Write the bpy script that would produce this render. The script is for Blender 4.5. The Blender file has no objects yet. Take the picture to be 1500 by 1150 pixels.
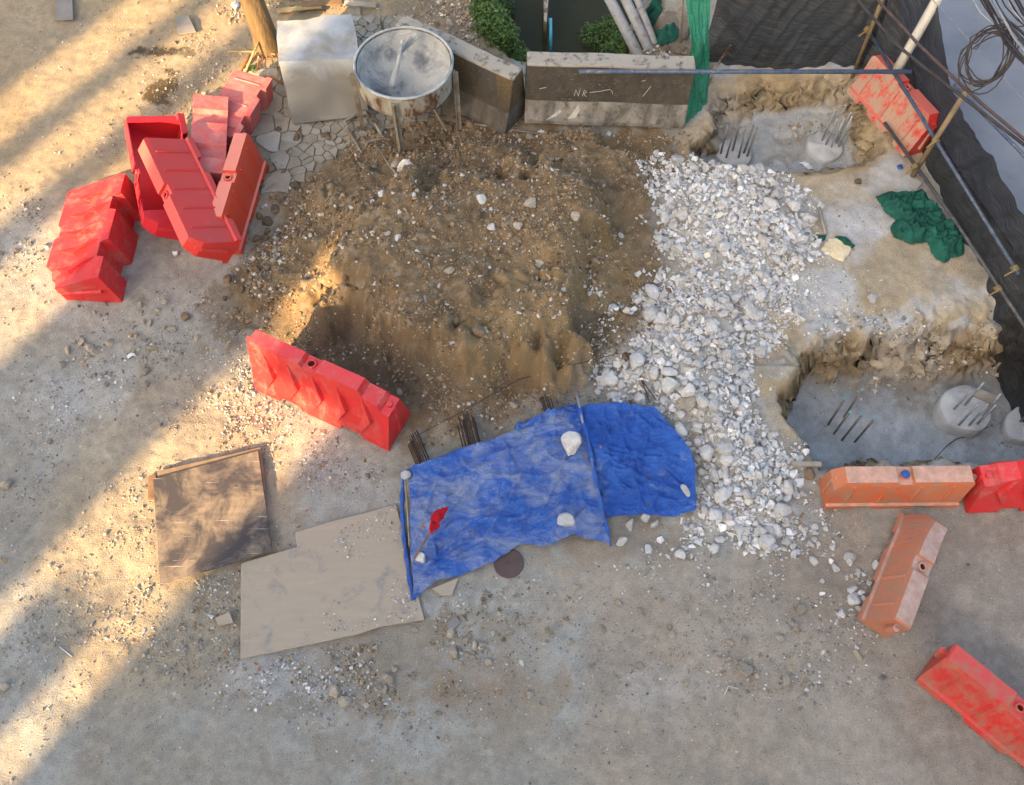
import bpy, bmesh, math, random
import numpy as np
from mathutils import Vector, Matrix, Euler
random.seed(7); RNG = np.random.default_rng(7)
R = math.radians
scene = bpy.context.scene
col = scene.collection

# ------------------------------------------------------------------ camera
CAM_H, CAM_DEP, FPX = 9.0, R(62.6), 1400.0
cam = bpy.data.cameras.new('camera'); cam.sensor_width = 36; cam.sensor_fit = 'HORIZONTAL'
cam.lens = 36*FPX/1500; cam.clip_start = 0.1; cam.clip_end = 600
cam_o = bpy.data.objects.new('camera', cam); col.objects.link(cam_o)
cam_o.location = (0, 0, CAM_H); cam_o.rotation_euler = (math.pi/2-CAM_DEP, 0, 0)
scene.camera = cam_o
# ------------------------------------------------------------------ sky, sun, exposure
SUN_AZ, SUN_EL = R(54), R(24)          # direction in which shadows fall on the ground, height of the sun
w = bpy.data.worlds.new('World'); scene.world = w; w.use_nodes = True
wn = w.node_tree.nodes; bg = wn['Background']
sky = wn.new('ShaderNodeTexSky'); sky.sky_type = 'NISHITA'; sky.sun_disc = False
sky.sun_elevation = SUN_EL; sky.sun_rotation = math.atan2(-math.cos(SUN_AZ), -math.sin(SUN_AZ))
sky.air_density = 1.0; sky.dust_density = 5.0; sky.ozone_density = 0.6
w.node_tree.links.new(sky.outputs[0], bg.inputs[0]); bg.inputs[1].default_value = 0.15
sl = bpy.data.lights.new('sun', 'SUN'); sl.energy = 5.0; sl.angle = R(0.6); sl.color = (1.0, 0.70, 0.38)
so = bpy.data.objects.new('sun', sl); col.objects.link(so)
so.rotation_euler = Vector((math.cos(SUN_AZ)*math.cos(SUN_EL), math.sin(SUN_AZ)*math.cos(SUN_EL), -math.sin(SUN_EL))).to_track_quat('-Z', 'Y').to_euler()
so.location = (-20, -25, 30)
vs = scene.view_settings
vs.view_transform = 'Standard'; vs.look = 'None'; vs.gamma = 1.0; vs.use_curve_mapping = False
vs.exposure = 1.95
vs.use_white_balance = True; vs.white_balance_temperature = 7250; vs.white_balance_tint = 10

# ------------------------------------------------------------------ helpers
def at(px, py, z=0.0):
    u = (px-750)/FPX; v = (575-py)/FPX
    dy = math.cos(CAM_DEP)+v*math.sin(CAM_DEP); dz = -math.sin(CAM_DEP)+v*math.cos(CAM_DEP)
    t = (z-CAM_H)/dz
    return Vector((u*t, dy*t, z))
def P2(pts, z=0.0): return [tuple(at(x, y, z)[:2]) for x, y in pts]

_perm = {}
def vnoise(x, y, seed):
    if seed not in _perm: _perm[seed] = np.random.default_rng(seed).random((256, 256)).astype(np.float32)
    T = _perm[seed]
    xi = np.floor(x).astype(int); yi = np.floor(y).astype(int); fx = x-xi; fy = y-yi
    fx = fx*fx*fx*(fx*(fx*6-15)+10); fy = fy*fy*fy*(fy*(fy*6-15)+10)
    a = T[xi & 255, yi & 255]; b = T[(xi+1) & 255, yi & 255]; c = T[xi & 255, (yi+1) & 255]; d = T[(xi+1) & 255, (yi+1) & 255]
    return ((a*(1-fx)+b*fx)*(1-fy)+(c*(1-fx)+d*fx)*fy)*2-1
def fbm(x, y, size, octv=4, seed=1, gain=0.5):
    x = np.asarray(x, float); y = np.asarray(y, float)
    s = np.zeros(np.broadcast(x, y).shape); a = 1.0; f = 1.0/size
    for o in range(octv):
        ca, sa = math.cos(o*0.7+seed), math.sin(o*0.7+seed)
        s = s+a*vnoise((x*ca-y*sa)*f+17.3*o+seed, (x*sa+y*ca)*f+9.1*o, seed*13+o); a *= gain; f *= 2.0
    return s
def sstep(a, b, x):
    t = np.clip((x-a)/(b-a), 0, 1); return t*t*(3-2*t)
def sdpoly(x, y, poly):            # signed distance, positive inside
    x = np.asarray(x, float); y = np.asarray(y, float)
    d = np.full(x.shape, 1e9); ins = np.zeros(x.shape, bool); n = len(poly)
    for i in range(n):
        ax, ay = poly[i]; bx, by = poly[(i+1) % n]
        ex, ey = bx-ax, by-ay; px, py = x-ax, y-ay
        t = np.clip((px*ex+py*ey)/(ex*ex+ey*ey+1e-12), 0, 1)
        d = np.minimum(d, (px-ex*t)**2+(py-ey*t)**2)
        if abs(ey) > 1e-9:
            c = ((ay > y) != (by > y)) & (x < ex*(y-ay)/ey+ax); ins ^= c
    d = np.sqrt(d); return np.where(ins, d, -d)

class MB:
    def __init__(s): s.v = []; s.f = []
    def add(s, vs_, fs):
        o = len(s.v); s.v += [tuple(v) for v in vs_]; s.f += [tuple(i+o for i in f) for f in fs]; return s
    def box(s, c, size, M=None):
        x, y, z = [d/2 for d in size]
        vs_ = [Vector((sx*x, sy*y, sz*z)) for sz in (-1, 1) for sy in (-1, 1) for sx in (-1, 1)]
        if M is not None: vs_ = [M @ v for v in vs_]
        vs_ = [v+Vector(c) for v in vs_]
        return s.add(vs_, [(0, 2, 3, 1), (4, 5, 7, 6), (0, 1, 5, 4), (2, 6, 7, 3), (0, 4, 6, 2), (1, 3, 7, 5)])
    def prism(s, bot, top):        # two rings of equal length
        n = len(bot)
        return s.add(list(bot)+list(top), [tuple(range(n-1, -1, -1)), tuple(range(n, 2*n))]+[(i, (i+1) % n, n+(i+1) % n, n+i) for i in range(n)])
    def tube(s, pts, r, n=8, caps=True):
        pts = [Vector(p) for p in pts]; rs = r if isinstance(r, (list, tuple)) else [r]*len(pts)
        ring = []; up = Vector((0, 0, 1)); prev = None
        for i, p in enumerate(pts):
            t = (pts[min(i+1, len(pts)-1)]-pts[max(i-1, 0)]).normalized()
            if prev is None:
                a = t.cross(up)
                if a.length < 1e-3: a = t.cross(Vector((1, 0, 0)))
            else:
                a = prev-t*prev.dot(t)
            a.normalize(); prev = a; b = t.cross(a)
            ring.append([p+(a*math.cos(2*math.pi*k/n)+b*math.sin(2*math.pi*k/n))*rs[i] for k in range(n)])
        vs_ = [v for q in ring for v in q]; fs = []
        for i in range(len(pts)-1):
            for k in range(n):
                fs.append((i*n+k, i*n+(k+1) % n, (i+1)*n+(k+1) % n, (i+1)*n+k))
        if caps: fs += [tuple(range(n-1, -1, -1)), tuple((len(pts)-1)*n+k for k in range(n))]
        return s.add(vs_, fs)
    def lathe(s, prof, n=32, c=(0, 0, 0), closed=False):
        vs_ = [(c[0]+r*math.cos(2*math.pi*k/n), c[1]+r*math.sin(2*math.pi*k/n), c[2]+z) for r, z in prof for k in range(n)]
        m = len(prof); fs = []
        for i in range(m if closed else m-1):
            j = (i+1) % m
            for k in range(n): fs.append((i*n+k, i*n+(k+1) % n, j*n+(k+1) % n, j*n+k))
        return s.add(vs_, fs)
    def build(s, name, m, parent=None, smooth=False, bevel=0, segs=2, solid=0, sub=0):
        me = bpy.data.meshes.new(name); me.from_pydata(s.v, [], s.f); me.validate(); me.update()
        bm = bmesh.new(); bm.from_mesh(me); bmesh.ops.recalc_face_normals(bm, faces=bm.faces); bm.to_mesh(me); bm.free()
        return link(name, me, m, parent, smooth, bevel, segs, solid, sub)
def link(name, me, m, parent=None, smooth=False, bevel=0, segs=2, solid=0, sub=0):
    o = bpy.data.objects.new(name, me); col.objects.link(o)
    if m: me.materials.append(m)
    if parent: o.parent = parent
    if smooth: me.polygons.foreach_set('use_smooth', [True]*len(me.polygons))
    if solid: md = o.modifiers.new('s', 'SOLIDIFY'); md.thickness = solid; md.offset = 0
    if bevel: md = o.modifiers.new('b', 'BEVEL'); md.width = bevel; md.segments = segs; md.limit_method = 'ANGLE'; md.angle_limit = R(28)
    if sub: md = o.modifiers.new('u', 'SUBSURF'); md.levels = sub; md.render_levels = sub
    return o
def tag(o, label, cat, group=None, kind=None):
    if label: o['label'] = label
    if cat: o['category'] = cat
    if group: o['group'] = group
    if kind: o['kind'] = kind
    return o
def empty(name, label, cat, group=None, loc=(0, 0, 0), rot=(0, 0, 0)):
    o = bpy.data.objects.new(name, None); col.objects.link(o); o.location = loc; o.rotation_euler = rot
    o.empty_display_size = 0.1
    return tag(o, label, cat, group)
def trimesh(name, V, F, C=None, smooth=False):
    me = bpy.data.meshes.new(name); nf = len(F); k = F.shape[1]
    me.vertices.add(len(V)); me.vertices.foreach_set('co', np.ascontiguousarray(V, np.float32).ravel())
    me.loops.add(nf*k); me.loops.foreach_set('vertex_index', np.ascontiguousarray(F, np.int32).ravel())
    me.polygons.add(nf); me.polygons.foreach_set('loop_start', np.arange(0, nf*k, k, dtype=np.int32))
    if C is not None:
        a = me.attributes.new('Col', 'FLOAT_COLOR', 'POINT')
        a.data.foreach_set('color', np.concatenate([C, np.ones((len(C), 1))], 1).astype(np.float32).ravel())
    me.update(calc_edges=True); me.validate()
    me.polygons.foreach_set('use_smooth', [smooth]*nf)
    return me

# ------------------------------------------------------------------ materials
def _mixrgb(nt, fac, a, b, mode='MIX'):
    n = nt.nodes.new('ShaderNodeMix'); n.data_type = 'RGBA'; n.blend_type = mode
    for sock, v in ((n.inputs[0], fac), (n.inputs[6], a), (n.inputs[7], b)):
        if hasattr(v, 'links') or isinstance(v, bpy.types.NodeSocket): nt.links.new(v, sock)
        elif isinstance(v, (int, float)): sock.default_value = v
        else: sock.default_value = (*v, 1)
    return n.outputs[2]
def _noise(nt, vec, scale, detail=5, rough=0.6, dist=0.0):
    n = nt.nodes.new('ShaderNodeTexNoise'); n.inputs['Scale'].default_value = scale; n.inputs['Detail'].default_value = detail
    n.inputs['Roughness'].default_value = rough; n.inputs['Distortion'].default_value = dist
    nt.links.new(vec, n.inputs['Vector']); return n.outputs[0]
def _ramp(nt, x, lo, hi):
    n = nt.nodes.new('ShaderNodeMapRange'); n.inputs[1].default_value = lo; n.inputs[2].default_value = hi
    nt.links.new(x, n.inputs[0]); return n.outputs[0]
def _map(nt, vec, scale=(1, 1, 1), rot=(0, 0, 0)):
    n = nt.nodes.new('ShaderNodeMapping'); n.inputs['Scale'].default_value = scale; n.inputs['Rotation'].default_value = rot
    nt.links.new(vec, n.inputs[0]); return n.outputs[0]
def base_mat(name):
    m = bpy.data.materials.new(name); m.use_nodes = True; nt = m.node_tree
    b = nt.nodes['Principled BSDF']; tc = nt.nodes.new('ShaderNodeTexCoord')
    return m, nt, b, tc
def add_bump(nt, b, h, strength, dist):
    n = nt.nodes.new('ShaderNodeBump'); n.inputs['Strength'].default_value = strength; n.inputs['Distance'].default_value = dist
    nt.links.new(h, n.inputs['Height']); nt.links.new(n.outputs[0], b.inputs['Normal']); return n
def mat(name, c1, c2, scale=6, rough=0.85, bump=0.3, bscale=40, bdist=0.01, lo=0.35, hi=0.65, c3=None, s3=3, lo3=0.55, hi3=0.65, metal=0, spec=0.3, stretch=(1, 1, 1), rnd=0.0, coord='Object'):
    m, nt, b, tc = base_mat(name); v = _map(nt, tc.outputs[coord], stretch)
    if rnd:
        oi = nt.nodes.new('ShaderNodeObjectInfo'); ad = nt.nodes.new('ShaderNodeVectorMath'); ad.operation = 'ADD'
        sc = nt.nodes.new('ShaderNodeMath'); sc.operation = 'MULTIPLY'; sc.inputs[1].default_value = 37.0
        nt.links.new(oi.outputs['Random'], sc.inputs[0]); nt.links.new(v, ad.inputs[0]); nt.links.new(sc.outputs[0], ad.inputs[1]); v = ad.outputs[0]
    c = _mixrgb(nt, _ramp(nt, _noise(nt, v, scale), lo, hi), c1, c2)
    if c3: c = _mixrgb(nt, _ramp(nt, _noise(nt, v, s3, 6, 0.65, 0.5), lo3, hi3), c, c3)
    if rnd:
        mr = nt.nodes.new('ShaderNodeMapRange'); mr.inputs[3].default_value = 1-rnd; mr.inputs[4].default_value = 1+rnd
        nt.links.new(oi.outputs['Random'], mr.inputs[0])
        hs = nt.nodes.new('ShaderNodeHueSaturation'); nt.links.new(mr.outputs[0], hs.inputs['Value']); nt.links.new(c, hs.inputs['Color']); c = hs.outputs[0]
    nt.links.new(c, b.inputs['Base Color']); b.inputs['Roughness'].default_value = rough
    b.inputs['Metallic'].default_value = metal; b.inputs['Specular IOR Level'].default_value = spec
    if bump: add_bump(nt, b, _noise(nt, v, bscale, 6, 0.65), bump, bdist)
    return m
def attr_mat(name, rough=0.95, fine=((60, 0.35), (240, 0.25)), bump=0.6, bscale=90, bdist=0.012, spec=0.15, grit=False):
    m, nt, b, tc = base_mat(name); v = tc.outputs['Object']
    a = nt.nodes.new('ShaderNodeAttribute'); a.attribute_name = 'Col'; c = a.outputs[0]
    for s, k in fine:
        n = _noise(nt, v, s, 4, 0.7); mr = nt.nodes.new('ShaderNodeMapRange')
        mr.inputs[1].default_value = 0.25; mr.inputs[2].default_value = 0.75; mr.inputs[3].default_value = 1-k; mr.inputs[4].default_value = 1+k
        nt.links.new(n, mr.inputs[0])
        cb = nt.nodes.new('ShaderNodeCombineColor')
        for i in range(3): nt.links.new(mr.outputs[0], cb.inputs[i])
        c = _mixrgb(nt, 1.0, c, cb.outputs[0], 'MULTIPLY')
    if grit:
        g1 = _noise(nt, v, 85, 3, 0.55); c = _mixrgb(nt, _ramp(nt, g1, 0.64, 0.70), c, (0.40, 0.385, 0.35))
        g2 = _noise(nt, _map(nt, v, (1, 1, 1), (0.4, 0.2, 0.9)), 60, 3, 0.55); c = _mixrgb(nt, _ramp(nt, g2, 0.65, 0.72), c, (0.10, 0.08, 0.06))
    nt.links.new(c, b.inputs['Base Color']); b.inputs['Roughness'].default_value = rough; b.inputs['Specular IOR Level'].default_value = spec
    if bump: add_bump(nt, b, _noise(nt, v, bscale, 8, 0.75), bump, bdist)
    return m
def plastic(name, c, fade, dust, dlo, dhi, top=0.5, rough=0.48, dust_side=0):
    """barrier plastic: colour, a paler sun-faded top, patches of dried mud"""
    m, nt, b, tc = base_mat(name); v = tc.outputs['Object']
    n1 = _noise(nt, v, 3.0, 5, 0.6, 0.4)
    cc = _mixrgb(nt, _ramp(nt, n1, 0.3, 0.75), c, tuple(min(1, x*0.72+0.02) for x in c))
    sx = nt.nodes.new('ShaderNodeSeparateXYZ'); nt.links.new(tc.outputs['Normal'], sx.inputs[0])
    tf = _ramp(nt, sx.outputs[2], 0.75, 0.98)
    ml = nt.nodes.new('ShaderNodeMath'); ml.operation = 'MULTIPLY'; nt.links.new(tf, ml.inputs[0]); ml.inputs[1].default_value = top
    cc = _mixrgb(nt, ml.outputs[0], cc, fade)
    n2 = _noise(nt, _map(nt, v, (1, 1, 0.6)), 7.0, 10, 0.80, 0.25)
    df = _ramp(nt, n2, dlo, dhi)
    if dust_side:
        ms = nt.nodes.new('ShaderNodeMath'); ms.operation = 'MULTIPLY'; nt.links.new(df, ms.inputs[0]); nt.links.new(_ramp(nt, sx.outputs[1], 0.3*dust_side, 0.6*dust_side), ms.inputs[1]); df = ms.outputs[0]
    cc = _mixrgb(nt, df, cc, dust)
    n3 = _noise(nt, _map(nt, v, (3, 3, 30)), 6.0, 4, 0.7)
    cc = _mixrgb(nt, _ramp(nt, n3, 0.62, 0.8), cc, tuple(0.6*a+0.4*q for a, q in zip(c, fade)))
    nt.links.new(cc, b.inputs['Base Color'])
    r = nt.nodes.new('ShaderNodeMapRange'); r.inputs[3].default_value = rough; r.inputs[4].default_value = 0.9
    nt.links.new(df, r.inputs[0]); nt.links.new(r.outputs[0], b.inputs['Roughness'])
    b.inputs['Specular IOR Level'].default_value = 0.35
    add_bump(nt, b, _noise(nt, v, 30, 6, 0.7), 0.25, 0.006)
    return m
def net_mat(name, c, c2, alpha=0.12, fine=260, sheen=0.15):
    m, nt, b, tc = base_mat(name); v = tc.outputs['UV']
    wv = nt.nodes.new('ShaderNodeTexWave'); wv.inputs['Scale'].default_value = fine/6.28*1.0; wv.inputs['Distortion'].default_value = 1.5; wv.inputs['Detail'].default_value = 3
    wv.inputs['Detail Scale'].default_value = 0.4; wv.bands_direction = 'Y'; nt.links.new(v, wv.inputs[0])
    st = _noise(nt, _map(nt, v, (0.35, 9, 1)), 6, 6, 0.75)
    f = nt.nodes.new('ShaderNodeMath'); f.operation = 'MULTIPLY'; nt.links.new(_ramp(nt, st, 0.45, 0.62), f.inputs[0]); nt.links.new(_ramp(nt, wv.outputs['Fac'], 0.2, 0.9), f.inputs[1])
    nt.links.new(_mixrgb(nt, f.outputs[0], c, c2), b.inputs['Base Color'])
    b.inputs['Roughness'].default_value = 0.7; b.inputs['Specular IOR Level'].default_value = 0.3
    al = nt.nodes.new('ShaderNodeMapRange'); al.inputs[1].default_value = 0.15; al.inputs[2].default_value = 0.45; al.inputs[3].default_value = 1-alpha*3; al.inputs[4].default_value = 1.0
    nt.links.new(wv.outputs['Fac'], al.inputs[0]); nt.links.new(al.outputs[0], b.inputs['Alpha'])
    add_bump(nt, b, st, 0.15, 0.01)
    return m
# ------------------------------------------------------------------ terrain
MOUND = P2([(325, 470), (345, 420), (415, 335), (445, 270), (500, 222), (600, 196), (700, 186), (770, 190), (1000, 196), (990, 240), (965, 330), (975, 400), (940, 480), (880, 548), (820, 585), (700, 610), (630, 640), (560, 590), (440, 515), (390, 478), (350, 490)])
PLAT = P2([(470, 440), (540, 480), (640, 520), (720, 542), (800, 538), (872, 505), (852, 440), (846, 380), (900, 330), (885, 262), (760, 235), (600, 252), (525, 300), (480, 380)], 0.55)
PIT_T = P2([(1000, 235), (1002, 200), (1035, 165), (1040, 116), (1120, 110), (1252, 106), (1285, 150), (1305, 220), (1270, 246), (1180, 254), (1080, 250)])
PIT_L = P2([(1130, 585), (1142, 540), (1165, 505), (1240, 478), (1330, 476), (1450, 462), (1540, 470), (1680, 600), (1600, 698), (1195, 698), (1160, 640)])
CANAL = P2([(660, -220), (690, 10), (735, 70), (765, 99), (900, 103), (938, 92), (965, 50), (985, 0), (1000, -220)])
RUB = P2([(958, 248), (1060, 232), (1130, 258), (1185, 300), (1198, 380), (1165, 425), (1125, 470), (1105, 560), (1120, 640), (1185, 700), (1180, 750), (1120, 792), (1040, 790), (985, 765), (1012, 700), (985, 640), (940, 592), (868, 560), (915, 505), (945, 440), (990, 395), (958, 320)])
ROADP = P2([(1290, -250), (1322, 40), (1350, 150), (1395, 235), (1510, 400), (1720, 700), (2600, 900), (2600, -500)])
SAND = P2([(1000, 205), (1030, 100), (1260, 90), (1360, 250), (1500, 500), (1560, 700), (1200, 700), (1130, 600), (1090, 560), (1110, 470), (1190, 400), (1180, 290), (1130, 250)])
MUD = P2([(378, 95), (415, 85), (520, 20), (600, 30), (640, 170), (560, 190), (500, 215), (440, 265), (400, 262), (378, 230), (385, 150)])
DARK = P2([(850, 800), (1180, 790), (1500, 740), (1700, 760), (1700, 1200), (850, 1200)])
FRONTFACE = P2([(690, 460), (760, 430), (840, 400), (850, 330), (920, 300), (930, 420), (900, 520), (820, 560), (700, 560)], 0.3)

def terrain(x, y, full=False):
    x = np.asarray(x, float); y = np.asarray(y, float)
    n1 = fbm(x, y, 1.4, 4, 3); n2 = fbm(x, y, 0.35, 4, 5); n3 = fbm(x, y, 0.09, 4, 8); n4 = fbm(x, y, 0.16, 3, 21)
    near = (np.abs(x) < 9) & (y > -2) & (y < 16)
    dm = np.full(x.shape, -9.0); dp = dm.copy(); dt = dm.copy(); dl = dm.copy(); dc = dm.copy(); dr = dm.copy(); dro = dm.copy(); ds = dm.copy(); dmu = dm.copy(); dd = dm.copy(); df = dm.copy()
    for arr, poly in ((dm, MOUND), (dp, PLAT), (dt, PIT_T), (dl, PIT_L), (dr, RUB), (ds, SAND), (dmu, MUD), (dd, DARK), (df, FRONTFACE)):
        arr[near] = sdpoly(x[near], y[near], poly)
    dc[:] = sdpoly(x, y, CANAL); dro[:] = sdpoly(x, y, ROADP)
    z = 0.03*n1+0.011*n2+0.004*n3
    mm = sstep(-0.1, 0.9, dm+0.15*n2); mp = sstep(-0.10, 0.38-0.16*(x > 0.3), dp+0.12*n2+0.04*n4)
    z = z+0.30*mm+0.50*mp+mm*(0.028*n2+0.016*n3+0.03*fbm(x, y, 0.7, 3, 31)+0.010*np.abs(fbm(x, y, 0.05, 2, 33)))
    gul = np.exp(-((df-0.1)/0.22)**2)*sstep(-0.4, 0.1, df)
    rid = 1-np.abs(fbm(x, y, 0.3, 4, 44))
    z = z-gul*mm*0.14*rid
    slope_p = mp*(1-mp)*4
    z = z+slope_p*(0.025*n4+0.03*rid)*mm
    # excavations
    tq = fbm(x, y, 0.5, 4, 47); a = sstep(0.0, 0.34, dt+0.07*n2+0.02*n4+0.015*n3); z = z*(1-a)+a*(-0.45+0.012*n2+0.004*n3); wt = a*(1-a)*4; z = z+wt*(0.05*n4+0.02*n3)
    b = sstep(0.0, 0.42, dl+0.10*n2+0.03*n4+0.02*n3+0.06*tq); bq = np.floor(b*3+0.6*tq)/3; b = np.clip(np.where((b > 0.03) & (b < 0.97), 0.72*b+0.28*np.clip(bq+sstep(0.25, 0.75, (b*3+0.6*tq) % 1)/3-0.2*tq, 0, 1), b), 0, 1); z = z*(1-b)+b*(-0.72+0.015*n2+0.004*n3); wl = b*(1-b)*4; z = z+wl*(0.05*n4+0.025*n3)
    z = z-0.10*sstep(-0.5, 0.0, dl)*(1-b)*(y > 5)*(0.7+0.5*n4)
    c = sstep(-0.05, 0.75, dc+0.1*n2); z = z*(1-c)+c*(-1.15+0.06*n2); wc = c*(1-c)*4; z = z+wc*0.10*n4
    z = z+0.15*sstep(0, 0.55, dr+0.1*n2)*(1-a)*(1-0.6*b)+0.02*n4*sstep(0, 0.2, dr)
    # footprints and tyre scuffs in loose sand at the left
    sd = sstep(0.2, 0.7, np.clip(1-np.hypot((x+3.4)/1.6, (y-3.2)/2.2), 0, 1)*2)
    z = z+sd*(0.005*n4+0.003*n3)
    r_ = sstep(-0.25, 0.0, dro); z = z*(1-r_)-0.03*r_
    if not full: return z
    return z, dict(n1=n1, n2=n2, n3=n3, n4=n4, dm=dm, dp=dp, dt=dt, dl=dl, dr=dr, ds=ds, dmu=dmu, dd=dd, df=df, mm=mm, mp=mp, a=a, b=b, c=c, wt=wt, wl=wl, wc=wc, rid=rid, slope_p=slope_p, sd=sd)
def hgt(x, y):
    return float(terrain(np.array([x]), np.array([y]))[0])
def on(px, py, it=4):
    """point of the terrain seen at a pixel"""
    z = 0.0
    for _ in range(it+4):
        p = at(px, py, z); z = 0.5*z+0.5*hgt(p.x, p.y)
    p = at(px, py, z); p.z = hgt(p.x, p.y); return p

def axis(lo, hi, step, far):
    c = np.arange(lo, hi+step/2, step); out = []; s = step; v = hi
    while v < far: s *= 1.35; v += s; out.append(v)
    o2 = []; s = step; v = lo
    while v > -far: s *= 1.35; v -= s; o2.append(v)
    return np.concatenate([np.array(o2[::-1]), c, np.array(out)])
GX = axis(-7.5, 7.5, 0.021, 160); GY = axis(0.2, 12.2, 0.021, 160)
XX, YY = np.meshgrid(GX, GY); xs = XX.ravel(); ys = YY.ravel()
Z, K = terrain(xs, ys, True)
def mixc(C, c, f):
    f = np.clip(f, 0, 1)[:, None]; return C*(1-f)+np.array(c)[None]*f
n1, n2, n3, n4 = K['n1'], K['n2'], K['n3'], K['n4']
m_a = fbm(xs, ys, 0.8, 5, 61); m_b = fbm(xs, ys, 0.25, 5, 62); m_c = fbm(xs, ys, 0.06, 4, 63)
C = np.tile(np.array([[0.345, 0.320, 0.272]]), (len(xs), 1))
C = mixc(C, (0.375, 0.375, 0.345), sstep(-0.3, 0.5, m_a)*0.8)                      # grey dry dust
C = mixc(C, (0.35, 0.26, 0.15), sstep(6.2, 8.2, ys+0.4*n1)*(xs < 0)*0.75)        # ochre clay, upper left
C = mixc(C, (0.42, 0.33, 0.21), K['sd']*0.5)
C = mixc(C, (0.19, 0.155, 0.115), sstep(0.25, 0.6, m_b+0.35*m_a)*0.35)
C = mixc(C, (0.375, 0.318, 0.255), sstep(-0.3, 0.3, K['dd']+0.3*m_b)*0.85)
C = mixc(C, (0.345, 0.308, 0.262), sstep(0.0, 0.5, K['dd'])*sstep(3.0, 4.2, xs+0.5*m_b)*0.85)
# mound
C = mixc(C, (0.198, 0.138, 0.079), sstep(-0.25, 0.15, K['dm']+0.2*m_b))
C = mixc(C, (0.245, 0.170, 0.090), K['mm']*sstep(0.0, 0.6, m_a+0.5*m_b)*0.7)
C = mixc(C, (0.125, 0.091, 0.058), K['mm']*sstep(0.1, 0.5, m_b)*0.5)
C = mixc(C, (0.31, 0.26, 0.195), K['mm']*sstep(0.35, 0.6, m_c)*0.4)
C = mixc(C, (0.255, 0.180, 0.095), sstep(-0.2, 0.1, K['df'])*sstep(-0.5, 0.4, m_a)*0.85)
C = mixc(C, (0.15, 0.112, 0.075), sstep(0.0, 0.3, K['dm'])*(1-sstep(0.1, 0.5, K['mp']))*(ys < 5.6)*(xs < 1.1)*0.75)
# pale sand flat to the right, with cement dust
s_ = sstep(-0.15, 0.15, K['ds']+0.15*m_b)
C = mixc(C, (0.45, 0.395, 0.315), s_)
C = mixc(C, (0.49, 0.495, 0.495), s_*sstep(-0.35, 0.35, m_a+0.2*m_b+0.35*np.exp(-((xs-3.6)**2+(ys-5.7)**2)))*0.9)
C = mixc(C, (0.41, 0.325, 0.20), s_*sstep(0.3, 0.8, m_a*-1+0.2+0.3*m_b)*0.6)
C = mixc(C, (0.50, 0.49, 0.465), sstep(-0.15, 0.2, K['dr']+0.15*m_b)*(0.75+0.25*m_c))
C = mixc(C, (0.27, 0.22, 0.165), sstep(-0.12, 0.1, K['dr'])*sstep(0.35, 0.65, m_b)*0.7)
# pit walls and floors
near_t = sstep(-0.12, 0.05, K['dt'])*(1-K['a']); near_l = sstep(-0.45, 0.0, K['dl'])*(1-K['b'])*(ys > 4.6)
C = mixc(C, (0.40, 0.28, 0.135), near_t*0.7)
C = mixc(C, (0.40, 0.30, 0.16), near_l*sstep(-0.3, 0.3, m_b)*0.8)
for wk in (K['wt'], K['wl']):
    C = mixc(C, (0.34, 0.245, 0.135), wk*0.9); C = mixc(C, (0.19, 0.145, 0.09), wk*sstep(0.0, 0.5, m_b)*0.8); C = mixc(C, (0.46, 0.43, 0.38), wk*sstep(0.25, 0.6, m_a)*0.6)
for fl in (K['a'], K['b']):
    f = sstep(0.75, 0.98, fl)
    C = mixc(C, (0.40, 0.425, 0.43), f); C = mixc(C, (0.25, 0.235, 0.20), f*sstep(0.1, 0.6, m_a+0.4*m_b)*0.7); C = mixc(C, (0.48, 0.50, 0.51), f*sstep(0.3, 0.7, m_b)*0.6)
C = mixc(C, (0.19, 0.16, 0.12), sstep(0.75, 0.98, K['b'])*sstep(4.75, 5.3, ys+0.2*m_b)*0.75)
# dried mud, canal banks
C = mixc(C, (0.30, 0.27, 0.22), sstep(-0.1, 0.1, K['dmu']+0.05*m_b)*0.9)
C = mixc(C, (0.14, 0.12, 0.085), K['c']*0.8)
C = mixc(C, (0.20, 0.17, 0.13), sstep(-0.6, -0.05, sdpoly(xs, ys, CANAL))*(1-K['c'])*sstep(-0.2, 0.4, m_b))
# wet stains and a blackened patch
def blot(px, py, r, ry=None, z=0):
    p = at(px, py, z); return np.clip(1.35-np.hypot((xs-p.x)/r, (ys-p.y)/(ry or r))+0.5*m_b+0.25*m_c, 0, 1)
C = mixc(C, (0.075, 0.048, 0.022), sstep(0.2, 0.6, blot(236, 130, 0.22, 0.26))*0.9)
C = mixc(C, (0.045, 0.036, 0.026), sstep(0.3, 0.7, blot(228, 76, 0.30, 0.14))*0.9)
C = mixc(C, (0.06, 0.05, 0.04), sstep(0.4, 0.8, blot(280, 78, 0.16, 0.12))*0.7)
C = mixc(C, (0.15, 0.11, 0.065), sstep(0.2, 0.6, blot(345, 460, 0.34, 0.36))*0.8)
C = mixc(C, (0.50, 0.51, 0.52), sstep(0.1, 0.7, blot(105, 590, 0.5, 0.3))*0.25)
C = mixc(C, (0.50, 0.505, 0.51), sstep(0.1, 0.7, blot(440, 990, 0.5, 0.35))*0.4)
C = mixc(C, (0.45, 0.45, 0.44), sstep(0.1, 0.7, blot(960, 1005, 0.35, 0.2))*0.22)
C = mixc(C, (0.45, 0.44, 0.42), sstep(0.1, 0.7, blot(250, 460, 0.8, 0.3))*0.2)
C = mixc(C, (0.17, 0.135, 0.095), sstep(0.1, 0.6, blot(985, 60, 0.6, 0.7))*0.85); C = mixc(C, (0.20, 0.165, 0.12), sstep(0.1, 0.6, blot(650, 20, 0.7, 0.9))*0.6)
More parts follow.
